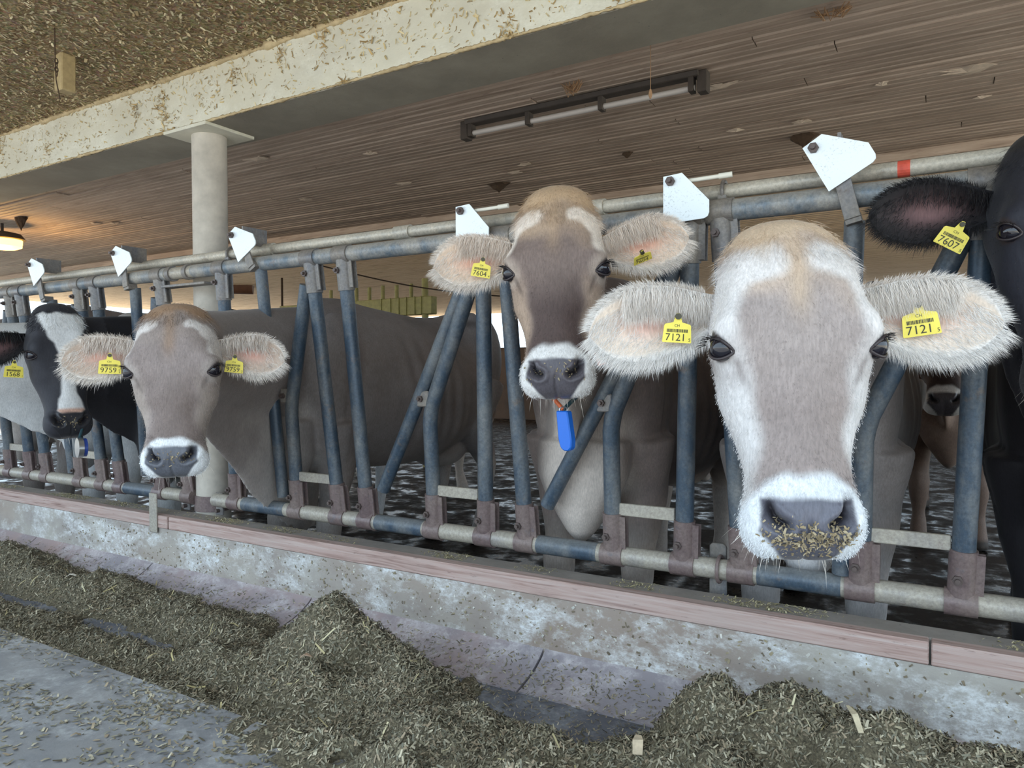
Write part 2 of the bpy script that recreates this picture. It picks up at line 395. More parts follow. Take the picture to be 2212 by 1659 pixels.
# column
colX, colY = -2.9, 2.165
m = MB(); m.tube([(colX,colY,-.05),(colX,colY,BZ-.012)], .076, 40); colm = struct(m.build('column', simple('column_paint', srgb(188,180,168), .75, nscale=14, namt=.12, bump=.2), smooth=True))
m = MB(); m.obox((colX,colY,BZ-.008), (.15,0,0), (0,.13,0), (0,0,.0075)); m.build('cap_plate', MAT['beam'], colm, bevel=.002)
m = MB(); m.tube([(colX,colY,.405),(colX,colY,.475)], .083, 40); m.build('collar', MAT['clamp_rust'], colm, smooth=True)
for dx in (-.115, .118):
    m = MB(); m.box((colX+dx-.022,colY-.062,.40), (colX+dx+.022,colY-.05,.50)); lug = m.build('lug', MAT['clamp'], colm, bevel=.002)
    for zz in (.42, .48):
        m = MB(); m.tube([(colX+dx,colY-.08,zz),(colX+dx,colY-.055,zz)], .009, 6); m.build('bolt', MAT['bolt'], lug)
m = MB(); m.box((colX-.155,1.944,.325), (colX-.10,1.951,.50)); m.build('strap', MAT['pipe_dust'], colm, bevel=.002)

# ------------------------------------------------------------------ feed fence
ZB, ZT, YBOT, YTOP = .467, 1.481, 2.10, 2.01
def fy(z): return YBOT + (YTOP - YBOT) * (z - ZB) / (ZT - ZB)
def fpt(px, py, off=0.0):
    """pixel onto the (leaning) fence plane"""
    r = ray(px, py); nrm = np.array([0, 1, -(YTOP - YBOT) / (ZT - ZB)]); c = np.array([0, YBOT, ZB])
    t = ((c - CAM) @ nrm) / (r @ nrm); q = CAM + r * t; return q + np.array([0, off, 0])
def fx(x, z, off=0.0): return np.array([x, fy(z) + off, z])
def hexbolt(parent, p, d=(0,-1,0), s=1.0):
    p = np.array(p, float); d = np.array(d, float)
    m = MB(); m.tube([p, p + d*.010*s], .0125*s, 6); m.tube([p + d*.010*s, p + d*.020*s], .006*s, 8)
    return m.build('bolt', MAT['bolt'], parent)
def clamp(parent, x, z, q, mat, up):
    """sleeve round the rail at (x,z) with a socket towards point q"""
    c = fx(x, z); q = np.array(q, float); d = q - c; d /= np.linalg.norm(d)
    m = MB(); m.tube([c - [.036,0,0], c + [.036,0,0]], .0345, 18)
    m.tube([c + d*.02, c + d*.135], .0315, 16)
    s = np.array([1.0,0,0]); s = s - d*(s @ d); s /= np.linalg.norm(s)
    for oy in (-.012, .012):
        m.obox(c + d*.075 + s*.034 + np.array([0,oy,0]), s*.012, (0,.0025,0), d*.052)
    o = m.build('clamp', mat, parent, smooth=True, auto=35)
    hexbolt(o, c + d*.062 - s*.010 + np.array([0,-.029,0]))
    return o
# stalls: x at bottom of bent post A, posts B and C; tops of B and C
stalls = [(-5.33,-5.11,-4.95,-5.12,-5.02,'closed'), (-4.616,-4.394,-4.218,-4.40,-4.285,'closed'), (-3.883,-3.678,-3.52,-3.716,-3.573,'closed'), (-3.195,-2.981,None,-3.052,None,'closed'),
          (-2.274,-2.041,-1.894,-2.095,-1.926,'closed'), (-1.575,-1.355,-1.192,-1.304,-1.224,'open'), (-.88,-.655,-.486,-.608,-.524,'open'),
          (-.18,.046,.215,.086,.18,'closed'), (.52,.746,.91,.786,.875,'closed')]
extraC = {2: None}
def panel(name, x0, x1, idx, label):
    root = empty(name, (0.5*(x0+x1), YBOT, ZB), label, 'fence', 'feed fence panels')
    m = MB(); m.tube([fx(x0, ZT), fx(x1, ZT)], .0295, 20); m.build('top_rail', MAT['pipe'], root, smooth=True)
    m = MB(); m.tube([fx(x0, ZB), fx(x1, ZB)], .0295, 20); m.build('bottom_rail', MAT['pipe_dust'], root, smooth=True)
    for i in idx:
        A, B, C, bt, ct, st = stalls[i]
        # B
        b0, b1 = fx(B, ZB), fx(bt, ZT)
        m = MB(); m.tube([b0, b1], .0265, 18); m.build('post', MAT['pipe_blue'], root, smooth=True)
        clamp(root, B, ZB, b1, MAT['clamp_rust'], 1); clamp(root, bt, ZT, b0, MAT['clamp'], -1)
        # A: straight foot, bend, then up to the head of B
        a0 = fx(A, ZB); a1 = fx(A + (bt - .03 - A) * .03, .86); a2 = fx(A + (bt - .03 - A) * .10 , .93); a3 = fx(bt - .035, ZT - .10)
        m = MB(); m.tube([a0, a1, fx(A + (bt-.03-A)*.06, .898), a2, a3], .0265, 18); m.build('bent_post', MAT['pipe_blue'], root, smooth=True)
        clamp(root, A, ZB, a1, MAT['clamp_rust'], 1)
        # spacer
        z = .615; m = MB(); m.box((A + .024, fy(z)-.007, z-.019), (B - .022, fy(z)+.007, z+.019)); m.build('spacer_bar', MAT['pipe_dust'], root, bevel=.002)
        # pivot tab
        m = MB(); pz = .945; m.obox(fx(A - .004, pz, -.018), (.026,0,0), (0,.004,0), (0,0,.028)); tb = m.build('pivot_tab', MAT['clamp'], root, bevel=.004); hexbolt(tb, fx(A - .012, pz, -.022), s=.95)
        if C is not None:
            c0, c1 = fx(C, ZB), fx(ct, ZT)
            m = MB(); m.tube([c0, c1], .0265, 18); m.build('post', MAT['pipe_blue'], root, smooth=True)
            clamp(root, C, ZB, c1, MAT['clamp_rust'], 1); clamp(root, ct, ZT, c0, MAT['clamp'], -1)
        # worn blue sleeve between C and the next opening
    return root
pl = panel('feed_fence', -6.4, -2.985, (0, 1, 2, 3), 'blue and grey tubular feed fence panel left of the round column')
pr = panel('feed_fence', -2.80, 1.1, (4, 5, 6, 7, 8), 'blue and grey tubular feed fence panel right of the round column')
# two rail pieces that bridge the column
m = MB(); m.tube([fx(-3.0, ZT), fx(-2.78, ZT)], .0275, 18); m.build('rail_joint', MAT['pipe_dust'], pr, smooth=True)
for xx in (-2.96, -2.84): m = MB(); m.tube([fx(xx-.012, ZT), fx(xx+.012, ZT)], .034, 18); m.build('rail_collar', MAT['clamp'], pr, smooth=True)
m = MB(); q = fx(-2.9, ZT - .055); m.box((-3.05,q[1]-.02,q[2]-.006), (-2.72,q[1]+.03,q[2]+.006)); m.build('rail_bracket', MAT['clamp'], pr, bevel=.002)
c0, c1 = fx(-2.655, ZB), fx(-2.619, ZT)
m = MB(); m.tube([c0, c1], .0265, 18); m.build('post', MAT['pipe_blue'], pr, smooth=True)
clamp(pr, -2.655, ZB, c1, MAT['clamp_rust'], 1); clamp(pr, -2.619, ZT, c0, MAT['clamp'], -1)
# worn blue stretches of the bottom rail
for a, b in ((-1.845, -1.62), (-1.145, -.93), (-.44, -.225), (-2.60, -2.34), (-3.47, -3.24)):
    m = MB(); m.tube([fx(a, ZB), fx(b, ZB)], .0302, 20, cap=False); m.build('worn_sleeve', MAT['pipe_blue'], pr if a > -2.9 else pl, smooth=True)
# foot bracket with u-bolt
m = MB(); m.prism([(-.588,2.134,.30),(-.538,2.134,.30),(-.538,2.134,.525),(-.546,2.134,.533),(-.580,2.134,.533),(-.588,2.134,.525)], (0,.010,0)); fb = m.build('foot_bracket', MAT['clamp'], pr, bevel=.002)
m = MB(); an = np.linspace(0, 2*math.pi, 21); m.tube([(-.548, YBOT + .037*math.cos(q), ZB + .037*math.sin(q)) for q in an], .0055, 8, cap=False); m.build('u_bolt', MAT['clamp_rust'], fb, smooth=True)
# locking rail above / behind the top rail
Q0, Q1 = PY(500, 548, 2.075), PY(2100, 349, 2.075); ZL = .5 * (Q0[2] + Q1[2])
lr = empty('locking_rail', (-2.6, 2.075, ZL), 'thin whitish locking pipe running above the top rail of the feed fence', 'pipe')
m = MB(); m.tube([(-6.4,2.075,ZL),(1.1,2.075,ZL)], .0205, 18); m.build('pipe', MAT['pipe_lock'], lr, smooth=True)
for px in (580, 872, 1285):
    x = PY(px, 510, 2.075)[0]
    m = MB(); m.tube([(x-.035,2.075,ZL),(x+.035,2.075,ZL)], .026, 18); m.build('coupling', MAT['pipe_lock'], lr, smooth=True)
m = MB(); x = PY(1952, 362, 2.05)[0]
m.tube([(x-.014,2.075,ZL),(x-.006,2.075,ZL),(x+.006,2.075,ZL),(x+.014,2.075,ZL)], .0208, 18, cap=False); m.build('red_mark', simple('red_paint', srgb(222,92,72), .6, nscale=40), lr)
for px in (490, 1560):
    x = PY(px, 470, 2.05)[0]; m = MB()
    an = np.linspace(0, 2*math.pi, 17)
    m.tube([(x,2.075 + .029*math.cos(a),ZL + .029*math.sin(a)) for a in an], .006, 8); m.obox((x, 2.05, ZL-.045), (.012,0,0), (0,.004,0), (0,0,.03))
    m.build('hanger_ring', MAT['clamp'], lr, smooth=True)
# locking levers with their stop plates
POLY = [(-.021,.016),(.032,.020),(.107,-.063),(.107,-.096),(.103,-.106),(.093,-.111),(-.021,-.116)]
def lever(lo, hi, bolt_px, closed, label):
    lo = fpt(*lo); hi = fpt(*hi); bp = PY(*bolt_px, 1.955)
    root = empty('locking_lever', tuple(lo), label, 'locking bar', 'locking levers of the feed fence')
    m = MB(); m.tube([lo, hi], .0245, 18); m.build('bar', MAT['pipe_blue'], root, smooth=True)
    a = math.radians(28 if closed else 0); ca, sa = math.cos(a), math.sin(a)
    R = lambda u, v, y: (bp[0] + ca*u - sa*v, y, bp[2] + sa*u + ca*v)
    m = MB(); m.prism([R(u, v, 1.957) for u, v in POLY], (0,.004,0)); pl_ = m.build('stop_plate', MAT['plate'], root)
    hexbolt(pl_, (bp[0], 1.957, bp[2]), s=1.05)
    m = MB()
    k = np.array(R(.03, -.06, 1.968)); e = hi + np.array([0, -.045, .0]); dirv = e - k; dirv /= np.linalg.norm(dirv); sd = np.cross(dirv, [0,1,0]); sd /= np.linalg.norm(sd)
    m.obox((k + e)/2, dirv*np.linalg.norm(e-k)/2, sd*.019, np.cross(dirv, sd)*.004)
    m.obox((e + hi)/2, (hi - e)/2, sd*.019, dirv*.012)
    m.build('arm', MAT['clamp'], root, bevel=.001)
    if not closed:
        m = MB(); p = np.array(R(.03, .0, 1.975)); m.tube([p, p + [.095,.012,.004]], .006, 10); m.tube([p + [.095,.012,.004], p + [.13,.017,.006]], .008, 10)
        m.build('pin', simple('white_plastic', srgb(224,220,206), .5), root, smooth=True)
    else:
        m = MB(); p = np.array(R(.05, -.03, 1.962)); m.obox(p + [0,.06,0], (.004,0,0), (0,.06,0), (0,0,.035)); m.build('catch', MAT['clamp'], root)
    return root
lever((612,1072), (563,578), (500,508), True, 'upright closed locking lever with tilted stop plate beside the grey-brown cow tagged 9759')
lever((828,1058), (1003,612), (995,456), False, 'slanted open locking lever at the empty stall, left of the cow with the blue pendant')
lever((1182,1092), (1466,545), (1448,392), False, 'slanted open locking lever between the cow with the blue pendant and the pale cow')
lever((1818,1238), (1846,478), (1757,320), True, 'upright closed locking lever with tilted stop plate above the pale cow tagged 7121')
lever((316,1026), (292,622), (244,547), True, 'upright closed locking lever with tilted stop plate just left of the column')
lever((158,1020), (112,648), (63,572), True, 'upright closed locking lever with tilted stop plate furthest left, behind the black and white cow')
# ------------------------------------------------------------------ cows
def m_coat():
    M = NM('cow_coat'); a = M.n('ShaderNodeAttribute'); a.attribute_name = 'Col'
    co = M.coord(kind='Object'); n = M.noise(260, 3, .7, M.coord((1,1,.22))); n2 = M.noise(24, 4, .6, co)
    c = M.mix(1.0, a.outputs['Color'], M.ramp(n, [(.30, (.78,)*3), (.68, (1.10,)*3)]), 'MULTIPLY')
    c = M.mix(1.0, c, M.ramp(n2, [(.30, (.90,)*3), (.70, (1.06,)*3)]), 'MULTIPLY')
    M.color(c); M.l(M.math('SUBTRACT', .62, M.math('MULTIPLY', a.outputs['Alpha'], .36)), M.b.inputs['Roughness']); M.bump(n, .22, .002)
    M.b.inputs['Sheen Weight'].default_value = .12; M.b.inputs['Sheen Roughness'].default_value = .4; M.b.inputs['Specular IOR Level'].default_value = .25
    return M.m
MAT['coat'] = m_coat()
MAT['hair'] = m_vcol('cow_hair', .55)
MAT['eye'] = simple('eye_glossy', srgb(26,24,32), .05, spec=.6)
MAT['lid'] = simple('eyelid_skin', srgb(48,40,42), .45)
MAT['lash'] = simple('eyelash', srgb(30,26,26), .6)
MAT['tagy'] = simple('yellow_tag', srgb(232,214,84), .45, nscale=25, namt=.06)
MAT['ink'] = simple('tag_ink', srgb(52,50,34), .6)

def loft(rings, seg=28):
    """rings: (centre, u, v, ru, rv+, rv-, n+, n-) -> closed mesh"""
    vs = []
    for c, u, v, ru, rp, rm, npow, nneg in rings:
        for k in range(seg):
            a = 2*math.pi*k/seg; ca, sa = math.cos(a), math.sin(a)
            n = npow if sa >= 0 else nneg; r = rp if sa >= 0 else rm
            x = math.copysign(abs(ca)**(2/n), ca)*ru; y = math.copysign(abs(sa)**(2/n), sa)*r
            vs.append(np.asarray(c) + np.asarray(u)*x + np.asarray(v)*y)
    n = len(rings); fs = [(i*seg+k, i*seg+(k+1)%seg, (i+1)*seg+(k+1)%seg, (i+1)*seg+k) for i in range(n-1) for k in range(seg)]
    c0 = len(vs); vs.append(np.asarray(rings[0][0], float)); vs.append(np.asarray(rings[-1][0], float))
    fs += [(c0, (k+1)%seg, k) for k in range(seg)] + [(c0+1, (n-1)*seg+k, (n-1)*seg+(k+1)%seg) for k in range(seg)]
    return np.array(vs, float), fs
def lim(path, radii, seg=16):
    """tapering limb"""
    m = MB(); 
    pts = [np.array(p, float) for p in path]; P = []; R = []
    for i in range(len(pts)-1):
        for t in np.linspace(0, 1, 5)[:-1]:
            P.append(pts[i]*(1-t) + pts[i+1]*t); s = t*t*(3-2*t); R.append(radii[i]*(1-s) + radii[i+1]*s)
    P.append(pts[-1]); R.append(radii[-1]); m.tube(P, R, seg); return np.array(m.v), m.f
def ball(c, r, seg=18):
    rr = []; 
    for i in range(1, 10):
        a = math.pi*i/10; rr.append(((c[0], c[1], c[2]-r[2]*math.cos(a)), (1,0,0), (0,1,0), r[0]*math.sin(a), r[1]*math.sin(a), r[1]*math.sin(a), 2, 2))
    return loft(rr, seg)
HEADR = [(-.034,.040,-.075,-.15,-.11,2,2),(-.018,.072,-.050,-.18,-.10,2,2),(.01,.092,-.028,-.20,-.10,2.2,2),(.06,.110,-.008,-.235,-.09,2.6,2),(.11,.122,.005,-.25,-.08,2.9,2),(.16,.127,.007,-.255,-.07,2.9,2),
         (.205,.129,.002,-.25,-.062,2.7,2),(.25,.121,-.004,-.24,-.075,2.35,2),(.30,.110,-.010,-.22,-.088,2.1,2),(.35,.098,-.014,-.195,-.090,2.0,2.1),(.40,.086,-.016,-.17,-.085,2.05,2.2),
         (.435,.082,-.014,-.152,-.078,2.3,2.3),(.47,.084,-.010,-.146,-.072,2.6,2.4),(.50,.088,-.011,-.144,-.070,2.8,2.5),(.53,.088,-.018,-.142,-.072,2.8,2.5),(.552,.080,-.030,-.134,-.078,2.7,2.4),
         (.566,.066,-.046,-.12,-.082,2.5,2.2),(.574,.034,-.062,-.105,-.084,2.2,2)]
BODYR = [(-.10,1.12,.66,.085,.90),(-.02,1.22,.60,.15,.92),(.08,1.32,.575,.205,.95),(.20,1.39,.57,.235,.98),(.32,1.395,.57,.255,1.0),(.50,1.375,.555,.285,1.0),(.72,1.355,.54,.32,.98),(.95,1.345,.54,.335,.97),
         (1.15,1.355,.585,.325,1.0),(1.32,1.39,.68,.29,1.05),(1.47,1.395,.78,.25,1.08),(1.60,1.37,.86,.19,1.10),(1.69,1.30,.96,.11,1.12)]
def remesh(vs, fs, vox):
    me = bpy.data.meshes.new('tmp'); me.from_pydata(vs.tolist(), [], fs); me.update()
    bm = bmesh.new(); bm.from_mesh(me); bmesh.ops.recalc_face_normals(bm, faces=bm.faces); bm.to_mesh(me); bm.free()
    o = bpy.data.objects.new('tmp', me); COL.objects.link(o)
    md = o.modifiers.new('r', 'REMESH'); md.mode = 'VOXEL'; md.voxel_size = vox; md.adaptivity = 0
    dg = bpy.context.evaluated_depsgraph_get(); out = bpy.data.meshes.new_from_object(o.evaluated_get(dg))
    bpy.data.objects.remove(o); bpy.data.meshes.remove(me)
    return out
def get_np(me):
    v = np.empty(len(me.vertices)*3, np.float64); me.vertices.foreach_get('co', v)
    e = np.empty(len(me.edges)*2, np.int64); me.edges.foreach_get('vertices', e)
    return v.reshape(-1, 3), e.reshape(-1, 2)
def lap(v, e, wgt, it, lam=.5):
    n = len(v); deg = np.bincount(e.ravel(), minlength=n).clip(1)
    for _ in range(it):
        s = np.stack([np.bincount(e[:,0], v[e[:,1],k], n) + np.bincount(e[:,1], v[e[:,0],k], n) for k in range(3)], 1)
        v = v + (s/deg[:,None] - v) * (lam*wgt)[:,None]
    return v
def vnormals(me):
    n = np.empty(len(me.vertices)*3, np.float32); me.vertices.foreach_get('normal', n); return n.reshape(-1, 3).astype(float)
def strands(name, root, dirs, length, width, cols, parent, droop=.25, mat=None, droopv=(0,0,-1.0)):
    n = len(root); dirs = dirs/(np.linalg.norm(dirs, axis=1)[:,None]+1e-9); r = RNG.normal(size=(n,3)); s = np.cross(dirs, r); s /= np.linalg.norm(s, axis=1)[:,None]+1e-9
    L = np.asarray(length)*np.ones(n); W = (np.asarray(width)*np.ones(n))[:,None]*.5
    bend = RNG.normal(0, .10, (n,3)); dv = np.array(droopv)*droop
    m1 = root + dirs*(L*.55)[:,None] + (bend + dv)*(L*.15)[:,None]; t = root + dirs*L[:,None] + (bend + dv)*(L*.55)[:,None]
    V = np.stack([root - s*W, root + s*W, m1 - s*W*.75, m1 + s*W*.75, t], 1).reshape(-1, 3)
    i = np.arange(n)[:,None]*5
    c = np.repeat(cols, 5, 0).reshape(n,5,3).copy(); c[:,0:2] *= .88
    o = mesh_np(name, V, [i + np.array([0,1,3,2]), i + np.array([2,3,4])], mat or MAT['hair'], parent, c.reshape(-1,3))
    o['kind'] = 'stuff'; return o

S = lambda *c: np.array(srgb(*c))
def mixc(c, t, w): return c*(1-w[:,None]) + np.asarray(t)*w[:,None]
PAL = {
 'pale': dict(body=S(148,138,134), dark=S(120,110,106), light=S(208,206,206), face=S(156,145,141), bridge=S(143,131,127), fore=S(186,168,154), poll=S(198,174,148), patch=S(218,214,212), cheek=S(204,201,200), ring=S(216,219,222), pad=S(98,98,108), ear=S(224,208,192), earedge=S(240,236,232), pink=S(224,182,168)),
 'dark': dict(body=S(132,118,112), dark=S(96,84,79), light=S(206,194,184), face=S(122,106,99), bridge=S(84,69,65), fore=S(172,149,128), poll=S(184,156,126), patch=S(232,220,208), cheek=S(170,148,130), ring=S(230,228,226), pad=S(92,88,94), ear=S(222,198,176), earedge=S(240,230,220), pink=S(226,172,150)),
 'mouse': dict(body=S(148,139,136), dark=S(112,104,102), light=S(188,180,174), face=S(140,128,124), bridge=S(122,109,104), fore=S(146,134,128), poll=S(150,122,98), patch=S(222,216,212), cheek=S(154,142,134), ring=S(226,228,230), pad=S(96,98,106), ear=S(196,176,160), earedge=S(232,224,216), pink=S(222,172,156)),
 'black': dict(body=S(38,36,40), dark=S(26,25,28), light=S(52,50,54), face=S(44,44,52), bridge=S(40,40,46), fore=S(36,36,42), poll=S(40,36,34), patch=S(40,40,46), cheek=S(46,46,54), ring=S(60,58,62), pad=S(50,50,54), ear=S(40,38,40), earedge=S(34,33,36), pink=S(120,92,92)),
}
def cow_colour(bl, hl, nz, wH, pal, cfg):
    x, y, z = bl.T; c = np.tile(pal['body'], (len(bl), 1))
    n1 = vnoise(bl, 4.0, 3); n2 = vnoise(bl, 11.0, 5)
    c = mixc(c, pal['dark'], sstep(.45, .75, n1)*.6*sstep(.7, 1.0, z)*sstep(-.3, .4, y))
    c = mixc(c, pal['light'], .75*sstep(.62, .44, z)*sstep(.3, 1.0, y)*(nz[:,2] < -.1))
    # brisket, dewlap and inside of the forehand are pale
    c = mixc(c, pal['light'], .92*sstep(.20, .07, np.abs(x) + .08*(n2-.5))*sstep(1.12, .80, z)*sstep(.34, .10, y))
    # legs: paler below
    leg = sstep(.56, .40, z)
    c = mixc(c, pal['dark']*.35 + pal['light']*.65, .8*leg)
    if cfg.get('socks'): c = mixc(c, S(214,214,216), sstep(.34, .24, z + .08*(n2-.5))*(y < .5))
    c = mixc(c, S(60,52,46), sstep(.075, .05, z))
    if cfg.get('coat'): c = cfg['coat'](c, bl, n1, n2)
    # head
    hx, l, h = hl.T; ax = np.abs(hx); q = vnoise(np.c_[hx, l, h], 40.0, 8) - .5; q2 = vnoise(np.c_[hx, l, h], 14.0, 9) - .5
    d = np.tile(pal['face'], (len(bl), 1))
    d = mixc(d, pal['bridge'], sstep(.20, .34, l)*sstep(.085, .05, ax + .03*q2)*sstep(-.10, -.05, h))
    d = mixc(d, pal['cheek'], sstep(.20, .30, l)*sstep(.060, .088, ax + .03*q2 + .35*np.clip(-h-.06, 0, .1)))
    d = mixc(d, pal['cheek'], .7*sstep(-.10, -.15, h)*sstep(.10, .2, l))
    d = mixc(d, pal['fore'], sstep(.155, .06, l + .10*q2))
    pdist, _ = polydist(ax, l, np.array(cfg.get('ppoly', [(.052,.050),(.090,.064),(.116,.105),(.124,.15)]))); d = mixc(d, pal['patch'], sstep(cfg.get('pw', .026), cfg.get('pw', .026)*.45, pdist + .012*q + .016*q2)*cfg.get('patch', .9)*(h > -.12))
    d = mixc(d, pal['patch'], .0*np.clip(1.4*np.exp(-(((ax-.082)/.034)**2 + ((l-.072+.25*(ax-.08))/.042)**2)), 0, 1)*cfg.get('patch', .9))
    d = mixc(d, pal['poll'], .75*np.exp(-((hx+.01*q2)/.018)**2)*sstep(.20, .12, l + .04*q2)*cfg.get('whorl', .8))
    d = mixc(d, pal['poll'], sstep(.045, .005, l + .08*q2 + .4*(ax-.05)*(ax > .05)))
    er = np.sqrt((ax-.124)**2 + (l-.208)**2 + (h+.038)**2)
    d = mixc(d, pal['cheek']*.6 + pal['patch']*.4, .55*sstep(.060, .036, er))
    d = mixc(d, S(56,46,46), sstep(.032, .026, er + .004*q))
    tear = np.exp(-(((ax-.098+.35*(l-.24))/.006)**2))*sstep(.225, .24, l)*sstep(.30, .26, l)*(h > -.08)
    d = mixc(d, pal['bridge']*.6, .6*tear)
    rt = cfg.get('ringtop', .428) + 2.6*(ax-.02).clip(0)**2*4 + .012*q
    d = mixc(d, pal['ring'], sstep(rt-.008, rt+.012, l))
    if cfg.get('head'): d = cfg['head'](d, hx, l, h, q, q2)
    pt = .472 - .10*(ax-.035).clip(0) + .010*q
    pad = sstep(pt-.005, pt+.006, l)*sstep(.0745+.006*q, .066+.006*q, ax - .10*(l-.49).clip(0) + .9*(l-.525).clip(0))*sstep(-.106, -.098, h)
    d = mixc(d, pal['pad'], pad)
    mouth = np.exp(-((h+.104)/.004)**2)*sstep(.47, .50, l); d = mixc(d, S(60,52,54), mouth)
    return c*(1-wH[:,None]) + d*wH[:,None], pad*wH
NOSTR = np.array([(.038,.516),(.050,.509),(.059,.496),(.063,.482),(.061,.472)])
def polydist(px, py, poly):
    best = np.full(len(px), 9.0); par = np.zeros(len(px)); n = len(poly)-1
    for i in range(n):
        a, b = poly[i], poly[i+1]; d = b-a; t = np.clip(((px-a[0])*d[0] + (py-a[1])*d[1])/(d@d), 0, 1)
        r = np.hypot(px-a[0]-t*d[0], py-a[1]-t*d[1]); m = r < best; best = np.where(m, r, best); par = np.where(m, (i+t)/n, par)
    return best, par
def ear_mesh(base, a, b, n, L, Wd, pal, cup=1.0):
    nu, nv = 26, 17; u = np.linspace(0, 1, nu); v = np.linspace(-1, 1, nv)
    hw = np.interp(u, [0,.12,.3,.5,.66,.82,.93,1], [.026,.036,.053,.066,.067,.054,.034,.006])/.067*Wd
    dp = np.interp(u, [0,.3,.6,.85,1], [.030,.032,.026,.014,.002])*cup
    U, Vv = np.meshgrid(u, v, indexing='ij'); H = hw[:,None]; D = dp[:,None]
    # axis droops slightly
    ax = base + np.outer(U.ravel(), a)*L
    front = ax + np.outer((Vv*H).ravel(), b) + np.outer((-D*(1-Vv**2)).ravel(), n)
    front = front + np.outer((.010*np.sin(np.pi*U)*Vv.clip(0)).ravel(), n)
    th = (.0065*(1-.45*np.abs(Vv))*np.interp(U, [0,.8,1], [1.6,1,.4])).ravel()
    back = front - np.outer(th, n) - np.outer((.004*Vv).ravel(), b)*0
    i = (np.arange(nu-1)[:,None]*nv + np.arange(nv-1)[None]).ravel(); N = nu*nv
    f1 = np.c_[i, i+1, i+nv+1, i+nv]; f2 = np.c_[i+N, i+nv+N, i+nv+1+N, i+1+N]
    rim = [k*nv for k in range(nu)] + [(nu-1)*nv + k for k in range(1, nv)] + [k*nv + nv-1 for k in range(nu-2, -1, -1)]
    rim = np.array(rim); f3 = np.c_[rim[:-1], rim[1:], rim[1:]+N, rim[:-1]+N]
    pk = np.exp(-(((U-.45)/.26)**2 + ((Vv-.05)/.42)**2)).ravel()
    cf = mixc(np.tile(pal['ear'], (N,1)), pal['pink'], np.clip(pk*1.25, 0, 1)); cf = mixc(cf, pal['earedge'], sstep(.72, 1.0, np.abs(Vv)).ravel())
    cb = mixc(np.tile(pal['ear'], (N,1)), pal['body'], np.full(N, .45))
    return np.concatenate([front, back]), np.concatenate([f1, f2, f3]), np.concatenate([cf, cb]), (U.ravel(), Vv.ravel(), front)
def text_mesh(s, size, name):
    cu = bpy.data.curves.new(name, 'FONT'); cu.body = s; cu.size = size; cu.align_x = 'CENTER'; cu.align_y = 'CENTER'; cu.resolution_u = 3
    o = bpy.data.objects.new(name, cu); COL.objects.link(o); dg = bpy.context.evaluated_depsgraph_get(); dg.update()
    me = bpy.data.meshes.new_from_object(o.evaluated_get(dg)); bpy.data.objects.remove(o); bpy.data.curves.remove(cu)
    v = np.empty(len(me.vertices)*3); me.vertices.foreach_get('co', v); f = [tuple(p.vertices) for p in me.polygons]; bpy.data.meshes.remove(me)
    return v.reshape(-1,3), f
def ear_tag(parent, c, right, up, num, chk, size=.052, small='CH'):
    """yellow plate tag, c = centre of plate, right/up in-plane unit vectors"""
    right = np.array(right, float); right /= np.linalg.norm(right); up = np.array(up, float); up -= right*(up@right); up /= np.linalg.norm(up)
    nrm = np.cross(right, up); 
    if nrm @ (CAM - c) < 0: nrm = -nrm
    w, h = size/2, size*.40
    poly = [(-w,-h),(-w*.95,-h*1.06),(w*.95,-h*1.06),(w,-h),(w*.92,h*.42),(w*.85,h*.55),(w*.30,h*.72),(w*.19,h*1.25),(w*.10,h*1.5),(-w*.10,h*1.5),(-w*.19,h*1.25),(-w*.30,h*.72),(-w*.85,h*.55),(-w*.92,h*.42)]
    P = lambda a, b, d: c + right*a + up*b + nrm*d
    m = MB(); m.prism([P(a, b, -.001) for a, b in poly], nrm*.002); t = m.build('ear_tag', MAT['tagy'], parent)
    m = MB(); m.tube([P(0, h*1.22, -.004), P(0, h*1.22, .005)], .0055, 10); m.build('stud', simple('tag_stud', srgb(60,56,34), .5), t)
    def put(s, cx, cy, sz, nm):
        v, f = text_mesh(s, sz, nm)
        m = MB(); m.add([P(cx + q[0], cy + q[1], .0016) for q in v], f); m.build(nm, MAT['ink'], t)
    put(num, -size*.05, -h*.62, size*.36, 'tag_number')
    if chk: put(chk, w*.86, -h*.80, size*.16, 'tag_check_digit')
    put(small, -size*.02, h*.42, size*.13, 'tag_letters')
    m = MB(); x = -w*.72
    while x < w*.66:
        bw = random.choice((.0007, .0011, .0016)); q = [P(x, -h*.16, .0016), P(x+bw, -h*.16, .0016), P(x+bw, h*.12, .0016), P(x, h*.12, .0016)]
        m.add(q, [(0,1,2,3)]); x += bw + random.choice((.0006, .001))
    m.build('barcode', MAT['ink'], t)
    return t
